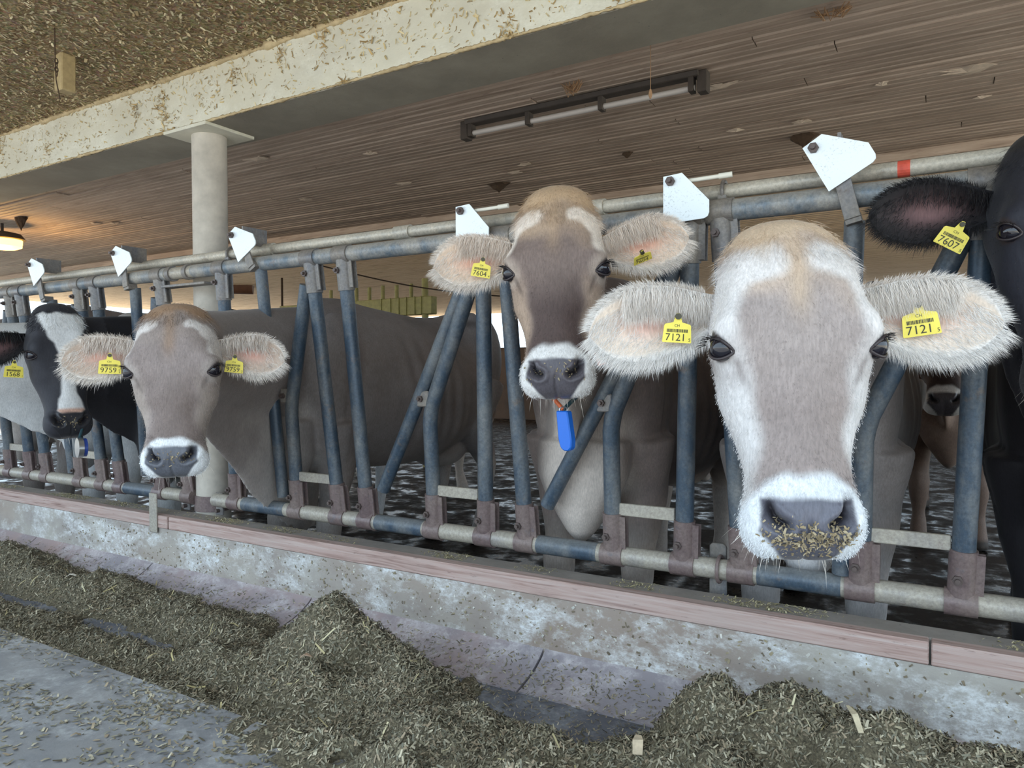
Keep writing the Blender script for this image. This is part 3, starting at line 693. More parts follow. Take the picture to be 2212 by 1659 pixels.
def make_cow(cfg):
    pal = PAL[cfg['pal']]; sc = cfg.get('scale', 1.0); yaw = math.radians(cfg.get('yaw', 0)); X0, Y0 = cfg['pos']
    Rz = np.array([[math.cos(yaw),-math.sin(yaw),0],[math.sin(yaw),math.cos(yaw),0],[0,0,1]])
    B2W = lambda p: (np.asarray(p, float)*sc) @ Rz.T + np.array([X0, Y0, 0])
    W2B = lambda p: ((p - np.array([X0, Y0, 0])) @ Rz)/sc
    pieces = []
    ex, ez = (1,0,0), (0,0,1)
    rings = []
    for y, zt, zb, hw, _ in BODYR:
        zc = zb + (zt-zb)*.46; rings.append(((0,y,zc), ex, ez, hw, zt-zc, zc-zb, 1.85, 2.2))
    pieces.append(loft(rings, 32))
    for s in (-1, 1):
        pieces.append(ball((s*.165,.13,1.02), (.085,.17,.30)))            # shoulder
        pieces.append(ball((s*.20,1.33,1.10), (.12,.20,.28)))             # thigh
        pieces.append(ball((s*.225,1.20,1.335), (.045,.07,.045)))         # hook bone
        pieces.append(lim([(s*.165,.10,.82),(s*.16,.13,.62),(s*.15,.10,.43),(s*.15,.085,.36),(s*.15,.09,.18),(s*.15,.075,.12),(s*.15,.05,.045),(s*.15,.045,0)], [.115,.085,.056,.060,.038,.046,.052,.060]))
        pieces.append(lim([(s*.20,1.30,.98),(s*.20,1.22,.74),(s*.17,1.42,.56),(s*.16,1.50,.47),(s*.16,1.45,.20),(s*.16,1.42,.13),(s*.16,1.38,.045),(s*.16,1.37,0)], [.17,.12,.075,.056,.040,.047,.054,.062]))
    pieces.append(ball((0,1.20,.60), (.17,.20,.13)))                      # udder
    pieces.append(lim([(0,1.66,1.30),(0,1.74,1.22),(0,1.77,.9),(0,1.76,.6),(0,1.77,.42)], [.045,.032,.022,.03,.035], 10))
    pieces = [(B2W(v), f) for v, f in pieces]
    hd = cfg.get('headpose')
    t, hx, hlv, hh, sl = (np.array(hd[0]), np.array(hd[1]), np.array(hd[2]), np.array(hd[3]), hd[4]); hs = cfg.get('hscale', 1.0)
    H2W = lambda p: t + (np.asarray(p, float)*[hs, sl, hs]) @ np.array([hx, hlv, hh])
    W2H = lambda p: ((p - t) @ np.array([hx, hlv, hh]).T)/[hs, sl, hs]
    hr = []
    for l, w_, tp, bt, hm, n1, n2 in HEADR: l = l - cfg.get('dome', .008)*max(0, 1 - max(l, 0)/.11); hr.append(((0,l,hm), (1,0,0), (0,0,1), w_*cfg.get('wide', 1.0), tp-hm, hm-bt, n1, n2))
    v, f = loft(hr, 40); pieces.append((H2W(v), f))
    # neck
    Sp = B2W((0,.20,1.07)); Hp = H2W((0,.09,-.15)); c1 = Sp + (B2W((0,-.42,1.12)) - B2W((0,0,1.07)))*cfg.get('nk', 1.0); c2 = Hp - hh*.26 + hlv*.02
    nr = []; TT = np.linspace(0, 1, 16); prev = None; NP = []
    for s in TT:
        p = (1-s)**3*Sp + 3*s*(1-s)**2*c1 + 3*s*s*(1-s)*c2 + s**3*Hp
        d = 3*(1-s)**2*(c1-Sp) + 6*s*(1-s)*(c2-c1) + 3*s*s*(Hp-c2); d /= np.linalg.norm(d)
        u = np.cross(d, [0,0,1.0]); u /= np.linalg.norm(u); vv = np.cross(u, d)
        if vv[2] < 0: vv = -vv
        lat = np.interp(s, [0,.15,.3,.6,.85,1], [.185,.145,.120,.110,.105,.095])*sc; ver = np.interp(s, [0,.3,.6,.85,1], [.30,.235,.185,.155,.12])*sc
        nr.append((p, u, vv, lat, ver*.92, ver*1.10, 1.9, 1.8)); NP.append((p, u, vv, lat, ver))
    v, f = loft(nr, 26); pieces.append((v, f))
    # dewlap: thin curtain under neck down to the brisket
    dr = []; 
    for s, drop in ((0.0,.24),(.12,.27),(.25,.25),(.4,.19),(.55,.13),(.7,.09),(.84,.06)):
        i = min(int(s*15), 15); p, u, vv, lat, ver = NP[i]; c = p - vv*(ver*.9); dr.append((c, u, np.array([0,0,1.0]), .035*sc, .08, drop*sc*cfg.get('dewlap', 1.0), 2, 1.7))
    pieces.append(loft(dr, 16))
    bz = cfg.get('brisket', .47); bp = B2W((0,-.045,.72)); bb = B2W((cfg.get('bx', 0),-.06,bz)); 
    pieces.append(loft([(bp*(1-q) + bb*q, Rz@[1,0,0], Rz@[0,1,0], w1*sc, w2*sc, w2*sc, 2, 2) for q, w1, w2 in ((-.35,.17,.10),(.10,.165,.11),(.40,.13,.10),(.65,.085,.08),(.85,.05,.055),(.97,.022,.025),(1.0,.008,.008))], 16))
    VV = []; FF = []
    for v, f in pieces: b = len(VV); VV.extend(v.tolist()); FF.extend([tuple(i+b for i in q) for q in f])
    me = remesh(np.array(VV), FF, cfg.get('vox', .010))
    v, e = get_np(me); hl = W2H(v)
    hmask = (hl[:,1] > .10) & (hl[:,1] < .64) & (np.abs(hl[:,0]) < .22) & (hl[:,2] > -.30) & (hl[:,2] < .08)
    wgt = np.where(hmask, .0, 1.0); wgt = np.maximum(wgt, sstep(.14, .02, hl[:,1])); wgt = np.maximum(wgt, sstep(-.10, -.2, hl[:,2]))
    v = lap(v, e, np.maximum(wgt, .35), 7, .5)
    me.vertices.foreach_set('co', v.ravel()); me.update()
    for _ in range(cfg.get('hsub', 1)):
        v, e = get_np(me); hl = W2H(v); bm = bmesh.new(); bm.from_mesh(me); bm.verts.ensure_lookup_table()
        lo = .0 if _ == 0 else .43
        hm2 = (hl[:,1] > lo) & (hl[:,1] < .64) & (np.abs(hl[:,0]) < .22) & (hl[:,2] > (-.2 if _ == 0 else -.13)) & (hl[:,2] < .08)
        fs = [fc for fc in bm.faces if all(hm2[x.index] for x in fc.verts)]; es = list({ed for fc in fs for ed in fc.edges})
        bmesh.ops.subdivide_edges(bm, edges=es, cuts=1, use_grid_fill=True, smooth=0.0); bmesh.ops.triangulate(bm, faces=[fc for fc in bm.faces if len(fc.verts) > 4]); bm.to_mesh(me); bm.free()
    v, e = get_np(me); hl = W2H(v); nz = vnormals(me)
    hm = ((hl[:,1] > .0) & (hl[:,1] < .64) & (np.abs(hl[:,0]) < .22) & (hl[:,2] > -.2) & (hl[:,2] < .08)).astype(float)
    v = lap(v, e, hm*.8, 3, .5)
    bq = W2B(v); bgm = (1 - hm)*(bq[:,1] > .1); bx_ = np.abs(bq[:,0]); G3 = lambda a,b,c,s1: np.exp(-(((bx_-a)/s1)**2 + ((bq[:,1]-b)/s1)**2 + ((bq[:,2]-c)/s1)**2))
    v = v + nz*(bgm*(-.035*G3(.26,1.06,1.20,.13) - .018*G3(.24,.42,.95,.12) + .014*(vnoise(bq, 5.0, 31)-.5) + .0035*np.sin(bq[:,1]*62 + 4*(bq[:,2]-.9))*sstep(.45,.6,bq[:,1])*sstep(1.08,.95,bq[:,1])*sstep(.62,.75,bq[:,2])*sstep(1.28,1.1,bq[:,2])))[:,None]*sc
    # sculpt in head space
    hl = W2H(v); x, l, h = hl.T; ax = np.abs(x); sg = np.sign(x)
    nh = nz @ np.array([hx, hlv, hh]).T
    g = lambda cx, cl, ch, s, kx=1.0: np.exp(-(((ax-cx)/s/kx)**2 + ((l-cl)/s)**2 + ((h-ch)/s)**2))
    out = .013*g(.115,.190,-.02,.034) + .010*g(.108,.165,.0,.03) - .008*g(.112,.115,-.055,.035) + .008*g(.10,.30,-.10,.045) + .012*g(.10,.17,-.17,.06) - .007*g(.062,.345,-.035,.034) - .006*g(.0,.13,0,.045) - .006*g(.06,.27,-.005,.03)
    out += .010*g(.072,.515,-.07,.035) + .006*g(.045,.545,-.06,.025)
    nd, par = polydist(ax, l, NOSTR); fm = (nh[:,2] > -.1)*(h > -.10)*hm
    prof = np.interp(par, [0,.25,.6,.85,1], [.8,1,.9,.6,.3])
    out += fm*(-.026*prof*np.exp(-(nd/.0090)**2) + .0045*np.exp(-((nd-.018)/.007)**2)*prof)
    out += -.004*np.exp(-(x/.004)**2)*sstep(.50, .53, l)*(h > -.1)
    out += -.010*np.exp(-((h+.104)/.007)**2)*sstep(.455, .50, l)
    v = v + nz*(out*hm)[:,None]*hs
    # chin narrower than the upper lip
    k = (1 - .26*sstep(-.100, -.122, h)*sstep(.43, .49, l)*hm); hl2 = W2H(v); hl2[:,0] *= k; hl2[:,1] -= .022*sstep(-.10, -.12, h)*sstep(.52, .57, l)*hm; v = H2W(hl2)
    v = lap(v, e, hm*.5, 1, .4)
    me.vertices.foreach_set('co', v.ravel()); me.update(); nz = vnormals(me); hl = W2H(v); bl = W2B(v)
    wH = sstep(-.10, -.055, hl[:,1] + .25*(hl[:,2] + .10).clip(None, 0)*0)*(np.abs(hl[:,0]) < .22)*sstep(-.30, -.20, hl[:,2])*(hl[:,2] < .1)*(hl[:,1] < .66)
    col, padw = cow_colour(bl, hl, nz, wH, pal, cfg)
    col = np.clip(col, 0, 1)
    nost = np.exp(-(nd/.0078)**2)*fm*prof; col = mixc(col, S(30,27,32), np.clip(nost*1.5, 0, 1)*.95*wH)
    polys = {3: [], 4: []}
    li = np.empty(len(me.loops), np.int64); me.loops.foreach_get('vertex_index', li); ls = np.empty(len(me.polygons), np.int64); me.polygons.foreach_get('loop_start', ls); lt = np.empty(len(me.polygons), np.int64); me.polygons.foreach_get('loop_total', lt)
    q4 = li[ls[lt == 4][:,None] + np.arange(4)] if (lt == 4).any() else np.zeros((0,4), int); q3 = li[ls[lt == 3][:,None] + np.arange(3)] if (lt == 3).any() else np.zeros((0,3), int)
    bpy.data.meshes.remove(me)
    root = empty(cfg['name'], (X0, Y0, 0), cfg['label'], 'cow', cfg.get('group'))
    alla = [np.clip(padw*(1 - .5*np.clip(nost, 0, 1)), 0, 1)]; allv = [v]; allc = [col]; nb = len(v); q4l = [q4]; ears = []
    for s in (-1, 1):
        ec = cfg.get('ears', {}).get(s, {})
        if ec is None: continue
        tip = np.array(ec.get('tip', (.335,.150,-.09))); base = np.array(ec.get('base', (.108,.118,-.115)))
        bw = H2W(base*[s,1,1]); tw = H2W(tip*[s,1,1]); a = tw-bw; L = np.linalg.norm(a); a /= L
        fn = np.array(ec.get('n', (0,.25,1.0)))*[s,1,1]; fn = fn @ np.array([hx, hlv, hh]); fn -= a*(fn@a); fn /= np.linalg.norm(fn)
        b = np.cross(fn, a); 
        if b @ (-hlv) < 0: b = -b
        ev, ef, ecol, (U, Vv, fr) = ear_mesh(bw, a, b, fn, L, ec.get('w', .067), pal, ec.get('cup', 1.0))
        allv.append(ev); allc.append(ecol); alla.append(np.zeros(len(ecol))); q4l.append(ef + nb); nb += len(ev); ears.append((s, bw, a, b, fn, L, U, Vv, fr, ec))
    body = mesh_np('body', np.concatenate(allv), [np.concatenate(q4l), q3], MAT['coat'], root, np.concatenate(allc), alpha=np.concatenate(alla))
    # eyes
    eyes = []
    for s in (-1, 1):
        ed = np.array([s*.87,.06,.49]); ed /= np.linalg.norm(ed); p0 = np.array([s*.05,.205,-.072])
        rel = hl - p0; al = rel @ ed; pr = np.linalg.norm(rel - al[:,None]*ed, axis=1); mk = (pr < .014) & (al > 0)
        dd = al[mk].max() if mk.any() else .08
        R = .0225; cw = H2W(p0 + ed*(dd - cfg.get('eyein', .0160))); edw = ed @ np.array([hx, hlv, hh]); edw /= np.linalg.norm(edw)
        u1 = np.cross(edw, hlv); u1 /= np.linalg.norm(u1); u2 = np.cross(edw, u1); u2 = u2 if u2 @ hlv > 0 else -u2
        if u1 @ (hx*s) > 0: u1 = -u1                       # u1 points to the nose
        m = MB(); bv, bf = ball((0,0,0), (R,R,R), 22); m.add(bv*hs + cw, bf); eo = m.build('eye', MAT['eye'], root, smooth=True, auto=180)
        # lids: almond rim
        m = MB(); rim = []; an = np.linspace(0, 2*math.pi, 29)
        for q in an:
            a1 = 1.05*R*math.cos(q); a2 = (.86 if math.sin(q) > 0 else .70)*R*math.sin(q) + .22*R*math.cos(q)
            ra = math.hypot(a1, a2); zz = math.sqrt(max(0, (1.10*R)**2 - ra*ra)); rim.append(cw + (u1*a1 + u2*a2 + edw*zz)*hs)
        m.tube(rim, .0026*hs, 8, cap=False); m.build('eyelid', MAT['lid'], eo, smooth=True, auto=180)
        k = 46; qa = RNG.uniform(math.pi*1.05, math.pi*1.85, k) ; rt_ = np.array([cw + (u1*1.0*R*math.cos(q) + u2*(.72*R*math.sin(q) + .22*R*math.cos(q)) + edw*.80*R)*hs for q in qa])
        dr_ = np.array([u1*math.cos(q)*.7 + u2*math.sin(q)*.35 for q in qa]) + edw*.9 + RNG.normal(0, .12, (k,3))
        st = strands('eyelashes', rt_, dr_, RNG.uniform(.012,.022,k)*hs, .0011, np.tile(S(28,24,24), (k,1)), eo, .5); eyes.append(eo)
    # hair
    hd_n = cfg.get('hair', 1.0)
    if hd_n > 0:
        for s, bw, a, b, fn, L, U, Vv, fr, ec in ears:
            idx = np.arange(len(U)); G = fr.reshape(26, 17, 3)
            def samp(u, vv):
                fu = np.clip(u, 0, .999)*25; fv = (np.clip(vv, -1, .999)+1)/2*16; i = fu.astype(int); j = fv.astype(int); du = (fu-i)[:,None]; dv = (fv-j)[:,None]
                j2 = np.minimum(j+1, 16); i2 = np.minimum(i+1, 25)
                return G[i,j]*(1-du)*(1-dv) + G[i2,j]*du*(1-dv) + G[i,j2]*(1-du)*dv + G[i2,j2]*du*dv
            n = int(cfg.get('nhair', 1600)*hd_n); parts = []
            u = RNG.uniform(.08, 1, n); sv = np.where(RNG.random(n) < .5, -1, 1); vv = sv*RNG.uniform(.80, 1.0, n)
            d = b*(sv*(.8*(1-.5*u)))[:,None] + a*(.15 + 1.0*u**2)[:,None] + fn*RNG.uniform(-.1, .5, n)[:,None] + RNG.normal(0, .18, (n,3))
            c = np.tile(pal['earedge'], (n,1)); c = mixc(c, pal['ear'], (sv > 0)*.5*(1-u)); parts.append((samp(u, vv), d, RNG.uniform(.010,.024,n)*(1 + .5*(sv < 0)), c))
            n2 = int(n*cfg.get('overhang', .7)); u = RNG.uniform(.02, .72, n2)**1.1; vv = RNG.uniform(.30, 1.0, n2)
            d = -b*.75 + a*RNG.uniform(.1,.5,n2)[:,None] + fn*RNG.uniform(.25,.8,n2)[:,None] + RNG.normal(0, .15, (n2,3))
            c = mixc(np.tile(pal['ear'], (n2,1)), pal['earedge'], .35 + .65*RNG.random(n2))*1.08; parts.append((samp(u, vv), d, RNG.uniform(.020,.048,n2)*(1-.45*u), c))
            n3 = int(n*.7); u = RNG.uniform(.1, .98, n3); vv = RNG.uniform(-1, .6, n3)
            d = -b*RNG.uniform(.1,.8,n3)[:,None] + a*.7 + fn*RNG.uniform(.1,.5,n3)[:,None] + RNG.normal(0, .25, (n3,3))
            keep = np.exp(-(((u-.45)/.26)**2 + ((vv-.05)/.42)**2)) < RNG.random(n3)*.6
            c = np.tile(pal['earedge'], (n3,1)); parts.append((samp(u, vv)[keep], d[keep], RNG.uniform(.010,.022,n3)[keep], c[keep]))
            n4 = int(n*.8); u = RNG.uniform(.0, .95, n4); vv = RNG.uniform(-1, 1, n4)     # outer side and top edge
            d = a*.8 + b*(.35*vv)[:,None] - fn*.35 + RNG.normal(0, .15, (n4,3)); c = mixc(np.tile(pal['ear'], (n4,1)), pal['earedge'], RNG.random(n4)*.5)
            parts.append((samp(u, vv) - fn*.006, d, RNG.uniform(.008,.016,n4), c))
            rt_ = np.concatenate([p[0] for p in parts]); dr_ = np.concatenate([p[1] for p in parts]); ln = np.concatenate([p[2] for p in parts]); cc = np.concatenate([p[3] for p in parts])*RNG.uniform(.82, 1.08, (len(rt_),1))
            strands('ear_hair', rt_, dr_, ln, cfg.get('hw', .0013), np.clip(cc, 0, 1), root, .35)
        # tuft on the poll
        if cfg.get('tuft', 1500):
            cand = np.where((hl[:,1] > -.09) & (hl[:,1] < cfg.get('tuftl', .075)) & (np.abs(hl[:,0]) < .11) & (hl[:,2] > -.115))[0]
            n = cfg.get('tuft', 1500); i = RNG.choice(cand, n); jit = RNG.normal(0, .004, (n,3)); rt_ = v[i] + jit - nz[i]*.004
            hxl = hl[i]; cl_ = vnoise(hxl, 45, 21)[:,None]; d = nz[i]*(.18 + .35*cl_) + np.outer(.8 + 2*hxl[:,1], hlv)*.75 + np.outer(hxl[:,0]*6 + .8*(vnoise(hxl, 38, 22) - .5), hx)*.6 + RNG.normal(0, .12, (n,3))
            strands('poll_tuft', rt_, d, RNG.uniform(.016,.034,n)*(1-.3*RNG.random(n)), cfg.get('hw', .0013)*.9, np.clip(col[i]*RNG.uniform(.8,1.12,(n,1)), 0, 1), root, .2)
        nf = cfg.get('fuzz', 0)
        if nf:
            cand = np.where((hl[:,1] > .0) & (hl[:,1] < .57) & (hl[:,2] > -.2) & (np.abs(hl[:,0]) < .2) & (wH > .5) & (padw < .2) & ((nz @ (CAM - t)) > -.15))[0]
            ep = [np.linalg.norm(v - WTm(eo), axis=1) for eo in eyes]; cand = cand[(np.minimum(ep[0], ep[1])[cand] > .034)]
            i = RNG.choice(cand, nf); rt_ = v[i] + RNG.normal(0, .0022, (nf,3)) - nz[i]*.001; hxl = hl[i]
            d = nz[i]*.14 + np.outer(np.where(hxl[:,1] > .13, 1.0, -.6), hlv)*.8 + np.outer(np.sign(hxl[:,0])*.35, hx) + RNG.normal(0, .13, (nf,3))
            strands('coat_hair', rt_, d, RNG.uniform(.003,.0046,nf), .0006, np.clip(col[i]*RNG.uniform(.94,1.14,(nf,1)), 0, 1), root, .1)
        n = cfg.get('whisk', 90)
        cand = np.where((hl[:,1] > .50) & (hl[:,2] < -.085) & (hl[:,2] > -.15))[0]
        if len(cand) and n:
            i = RNG.choice(cand, n); d = nz[i] + hlv*.8 + RNG.normal(0, .25, (n,3)); strands('whiskers', v[i], d, RNG.uniform(.012,.045,n), .0010, np.tile(S(214,206,196), (n,1)), root, .4)
    # chaff stuck to the nose
    n = cfg.get('chaff', 0)
    if n:
        cand = np.where((padw > .5) & (hl[:,1] > .487))[0]; pr_ = np.exp(-((hl[cand,1]-cfg.get('chl', .535))/.018)**2); pr_ /= pr_.sum()
        i = RNG.choice(cand, n, p=pr_); ob = flakes('nose_chaff', v[i] + nz[i]*.002 + RNG.normal(0,.003,(n,3)), nz[i], .0052, MAT['flake'], root, np.array([srgb(146,130,100), srgb(116,103,80), srgb(164,150,122)]), 2.4, .001, 1.4)
    root['_ears'] = 0
    return dict(root=root, H2W=H2W, ears={e_[0]: e_[1:] for e_ in ears}, B2W=B2W, hx=hx, hl=hlv, hh=hh, v=v, nz=nz, hlv=hl, NP=NP)
def WTm(o):
    c = np.empty(len(o.data.vertices)*3, np.float32); o.data.vertices.foreach_get('co', c); return c.reshape(-1,3).mean(0) + WT(o)
def yawed(hp, deg):
    t, ex, el, eh, sl = hp; a = math.radians(deg); el_ = np.array(el)
    c = np.array(t) + el_*.28 - np.array(eh)*.06
    R = np.array(Matrix.Rotation(a, 3, Vector(el))); f = lambda q: R @ np.array(q)
    return (c + f(np.array(t) - c), f(ex), el_, f(eh), sl)
HP = {
 '7121': yawed(([-0.197, 1.246, 1.283], [0.865, 0.501, -0.01], [0.082, -0.16, -0.984], [0.495, -0.85, 0.179], .932), 6),
 '7604': ([-0.845, 1.631, 1.486], [0.936, 0.352, 0.025], [0.089, -0.168, -0.982], [0.341, -0.921, 0.189], .881),
 '9759': ([-1.989, 1.339, 1.236], [0.743, 0.668, 0.025], [0.117, -0.094, -0.989], [0.658, -0.738, 0.148], .876),
 'hol': ([-3.326, 1.719, 1.332], [0.242, 0.97, 0.024], [0.221, -0.032, -0.975], [0.945, -0.241, 0.222], 1.0),
 'blk': ([0.236, 1.857, 1.54], [0.951, 0.308, -0.021], [0.035, -0.176, -0.984], [0.306, -0.935, 0.178], 1.0),
}
def facing(poll, az, pitch, sl=.93, roll=0):
    """head pose: az 0 faces -Y, positive turns to +X; pitch 0 = face plane upright, 90 = muzzle straight ahead"""
    a, p = math.radians(az), math.radians(pitch)
    fw = np.array([math.sin(a), -math.cos(a), 0]); ex = np.array([math.cos(a), math.sin(a), 0]); up = np.array([0,0,1.0])
    el = fw*math.sin(p) - up*math.cos(p); eh = fw*math.cos(p) + up*math.sin(p)
    return (list(poll), ex, el, eh, sl)
cows = {}
cows['7121'] = make_cow(dict(name='cow', label='pale grey cow with white muzzle and tag 7121, head closest to the camera', pal='pale', pos=(-.33, 2.27), yaw=4, headpose=HP['7121'], vox=.009, hsub=2,
    nhair=7000, overhang=1.2, fuzz=24000, tuft=4200, tuftl=.06, chaff=520, pw=.047, ppoly=[(.045,.055),(.095,.070),(.122,.115),(.130,.17)], socks=True, hw=.0006, brisket=.42, ears={-1: dict(tip=(.335,.168,-.09)), 1: dict(tip=(.345,.165,-.09))}))
cows['7604'] = make_cow(dict(name='cow', label='brown cow with raised head, orange collar and blue pendant, tag 7604', pal='dark', pos=(-1.05, 2.28), yaw=3, headpose=HP['7604'], vox=.010, hsub=2, wide=.98, dome=.042, whorl=.5, pw=.030,
    nhair=4200, overhang=.7, fuzz=16000, tuft=3200, tuftl=.07, chaff=60, chl=.51, socks=True, hw=.0008, brisket=.46, ears={-1: dict(tip=(.335,.155,-.09)), 1: dict(tip=(.335,.105,-.10), n=(0,.35,1))}))
cows['9759'] = make_cow(dict(name='cow', label='mouse-grey cow tagged 9759 beside the column, broadside body behind the fence', pal='mouse', pos=(-2.50, 2.26), yaw=3, headpose=HP['9759'], vox=.011, hsub=2,
    nhair=2200, overhang=.5, fuzz=14000, tuft=2200, tuftl=.05, chaff=70, chl=.51, hw=.0011, patch=.75, brisket=.40, dewlap=2.0, pw=.020, ringtop=.44, ears={-1: dict(tip=(.325,.165,-.09)), 1: dict(tip=(.315,.165,-.13))}))
WHT = S(226,226,226); BLK = S(34,33,37)
def hol_coat(c, bl, n1, n2):
    x, y, z = bl.T; c = np.tile(BLK, (len(bl),1)); w_ = sstep(.60, .52, z + .12*(n1-.5))*(y > .25); w_ = np.maximum(w_, sstep(.55, .45, z + .1*(n2-.5)))
    return mixc(c, WHT, w_)
def hol_head(d, x, l, h, q, q2):
    d = np.tile(S(50,50,56), (len(x),1)); hw = np.interp(l, [0,.03,.06,.12,.17,.22,.30,.38,.43,.46,.48], [.085,.088,.088,.072,.040,.030,.026,.030,.046,.050,.035])
    w_ = sstep(hw+.006, hw-.006, np.abs(x - .004 + .012*q2) + .010*q)*sstep(.018, .030, l + .02*q)*sstep(.480, .470, l + .01*q)*(h > -.10)
    d = mixc(d, WHT, w_); d = mixc(d, S(206,168,150), w_*sstep(.445, .462, l)); d = mixc(d, S(196,186,170), sstep(-.108, -.118, h)*sstep(.44, .5, l)); return d
cows['hol'] = make_cow(dict(name='cow', label='black cow with a white blaze down its face, left of the cow tagged 9759', pal='black', pos=(-3.36, 2.27), yaw=2, headpose=HP['hol'], vox=.013, hsub=2, coat=hol_coat, head=hol_head,
    nhair=800, overhang=.3, tuft=1400, tuftl=.10, chaff=60, chl=.51, hw=.0018, brisket=.45, ears={-1: dict(tip=(.33,.20,-.10)), 1: dict(tip=(.33,.19,-.10))}))
def wh_coat(c, bl, n1, n2):
    x, y, z = bl.T; c = np.tile(WHT*.95, (len(bl),1)); return mixc(c, BLK, sstep(.54, .57, n1 + .1*n2)*sstep(.2, .5, y) + sstep(-.5, -.6, y + .1*n1)*sstep(.95, 1.02, z))
cows['wht'] = make_cow(dict(name='cow', label='white cow with black patches at the left edge, its head out of the picture', pal='black', pos=(-4.06, 2.27), yaw=4, headpose=facing((-4.30,1.34,1.36), -25, 25), vox=.014, hsub=1, coat=wh_coat, head=hol_head, hair=0, brisket=.5))
cows['gry'] = make_cow(dict(name='cow', label='tall brown-grey cow furthest left, only its back showing behind the white cow', pal='mouse', pos=(-4.78, 2.30), yaw=5, scale=1.06, headpose=facing((-4.9,1.5,1.25), -10, 20), vox=.015, hsub=1, hair=0))
cows['blk'] = make_cow(dict(name='cow', label='black cow at the right edge of the picture with tag 7607 in its ear', pal='black', pos=(.37, 2.30), yaw=-4, headpose=HP['blk'], vox=.011, hsub=2, nhair=3000, overhang=.15, tuft=900, hw=.0009, fuzz=6000,
    ears={-1: dict(tip=(.375,.150,-.08), w=.070), 1: dict(tip=(.36,.15,-.09))}))
PAL['brown'] = dict(PAL['dark'], body=S(104,82,70), dark=S(74,58,50), face=S(84,66,58), bridge=S(64,50,46), fore=S(110,88,72), patch=S(120,98,82), cheek=S(96,78,68), light=S(122,102,90))
cows['brn'] = make_cow(dict(name='cow', label='dark brown cow with pale ringed muzzle standing in the shade behind the fence', pal='brown', pos=(.04, 4.86), yaw=0, headpose=facing((.01,4.22,1.34), 2, 22), vox=.014, hsub=1, hair=0))
def spot_coat(c, bl, n1, n2): return mixc(np.tile(S(126,104,90), (len(bl),1)), S(216,206,196), sstep(.66, .52, bl[:,2]))
cows['rear'] = make_cow(dict(name='cow', label='light brown cow standing broadside deep in the barn behind the mouse-grey cow', pal='brown', pos=(-3.5, 5.3), yaw=82, headpose=facing((-4.15,5.15,1.30), -80, 30), vox=.016, hsub=1, hair=0, coat=spot_coat))
cows['deep'] = make_cow(dict(name='cow', label='brown cow standing far back in the barn, right of the blue pendant cow', pal='brown', pos=(-.95, 5.6), yaw=30, headpose=facing((-.55,4.95,1.30), 25, 25), vox=.016, hsub=1, hair=0))

# ear tags
def tag_on(key, side, px, py, num, chk, rot, size=.052, out=.014, tilt=0.0):
    cw = cows[key]; bw, a, b, fn, L = cw['ears'][side][:5]; r = ray(px, py); mid = bw + a*L*.45
    tt = ((mid - CAM) @ fn)/(r @ fn); c = CAM + r*tt; c = c - r/np.linalg.norm(r)*out
    R, U = CM @ [1,0,0], CM @ [0,1,0]; q = math.radians(rot)
    right = R*math.cos(q) + U*math.sin(q); up = -R*math.sin(q) + U*math.cos(q)
    nrm = fn*.6 + (CAM - c)/np.linalg.norm(CAM - c)*.6 + up*tilt; nrm /= np.linalg.norm(nrm); right = right - nrm*(right@nrm); up = up - nrm*(up@nrm)
    return ear_tag(cw['root'], c, right, up, num, chk, size)
tag_on('7121', -1, 1463, 714, '7121', '5', -3, .050); tag_on('7121', 1, 1988, 694, '7121', '5', 9, .058, -.004)
tag_on('7604', -1, 1040, 581, '7604', '4', -10, .052)
t_ = tag_on('7604', 1, 1388, 556, '7604', '4', 28, .050, .014, -2.2)
tag_on('9759', -1, 237, 789, '9759', '2', -2, .062); tag_on('9759', 1, 506, 789, '9759', '2', -6, .056)
tag_on('hol', -1, 30, 800, '1568', '1', -2, .072, .02)
tag_on('blk', -1, 2060, 512, '7607', '5', -28, .062)

# collar and pendant of the brown cow
def collar(cw, idx, grow, colA, name='collar'):
    p, u, vv, lat, ver = cw['NP'][idx]; pts = []
    for q in np.linspace(0, 2*math.pi, 41):
        sx, sz = math.cos(q), math.sin(q); pts.append(p + u*sx*(lat+grow) + vv*sz*(ver*(.92 if sz > 0 else 1.10)+grow + (.05*(-sz)**3 if sz < 0 else 0)))
    m = MB(); P = np.array(pts); d = cw['NP'][idx+1][0] - cw['NP'][idx-1][0]; d /= np.linalg.norm(d)
    n = len(P); m.add(np.concatenate([P - d*.016, P + d*.016]), [(i, i+1, i+1+n, i+n) for i in range(n-1)])
    o = m.build(name, colA, cw['root']); sol = o.modifiers.new('s', 'SOLIDIFY'); sol.thickness = .006; return o, P
orange = simple('orange_strap', srgb(206,104,62), .6); bluep = simple('blue_plastic', srgb(22,104,206), .35); rope = simple('teal_rope', srgb(40,70,78), .8); steel = simple('steel_ring', srgb(170,172,174), .3, .8)
cw = cows['7604']; co_, P_ = collar(cw, 13, .006, orange); co_['label'] = 'orange collar strap'
q = PD(1222, 925, 1.86); R_, U_ = CM @ [1,0,0], CM @ [0,1,0]; W_ = CM @ [0,0,1]
top = PD(1217, 885, 1.86)
m = MB(); poly = []
for s_ in np.linspace(0, 1, 9): a = math.pi*s_; poly.append((.013*math.cos(a)*-1, -.062 - .018*math.sin(a)))
poly = [(-.013,.038),(.011,.042)] + [(-x, y) for x, y in poly]
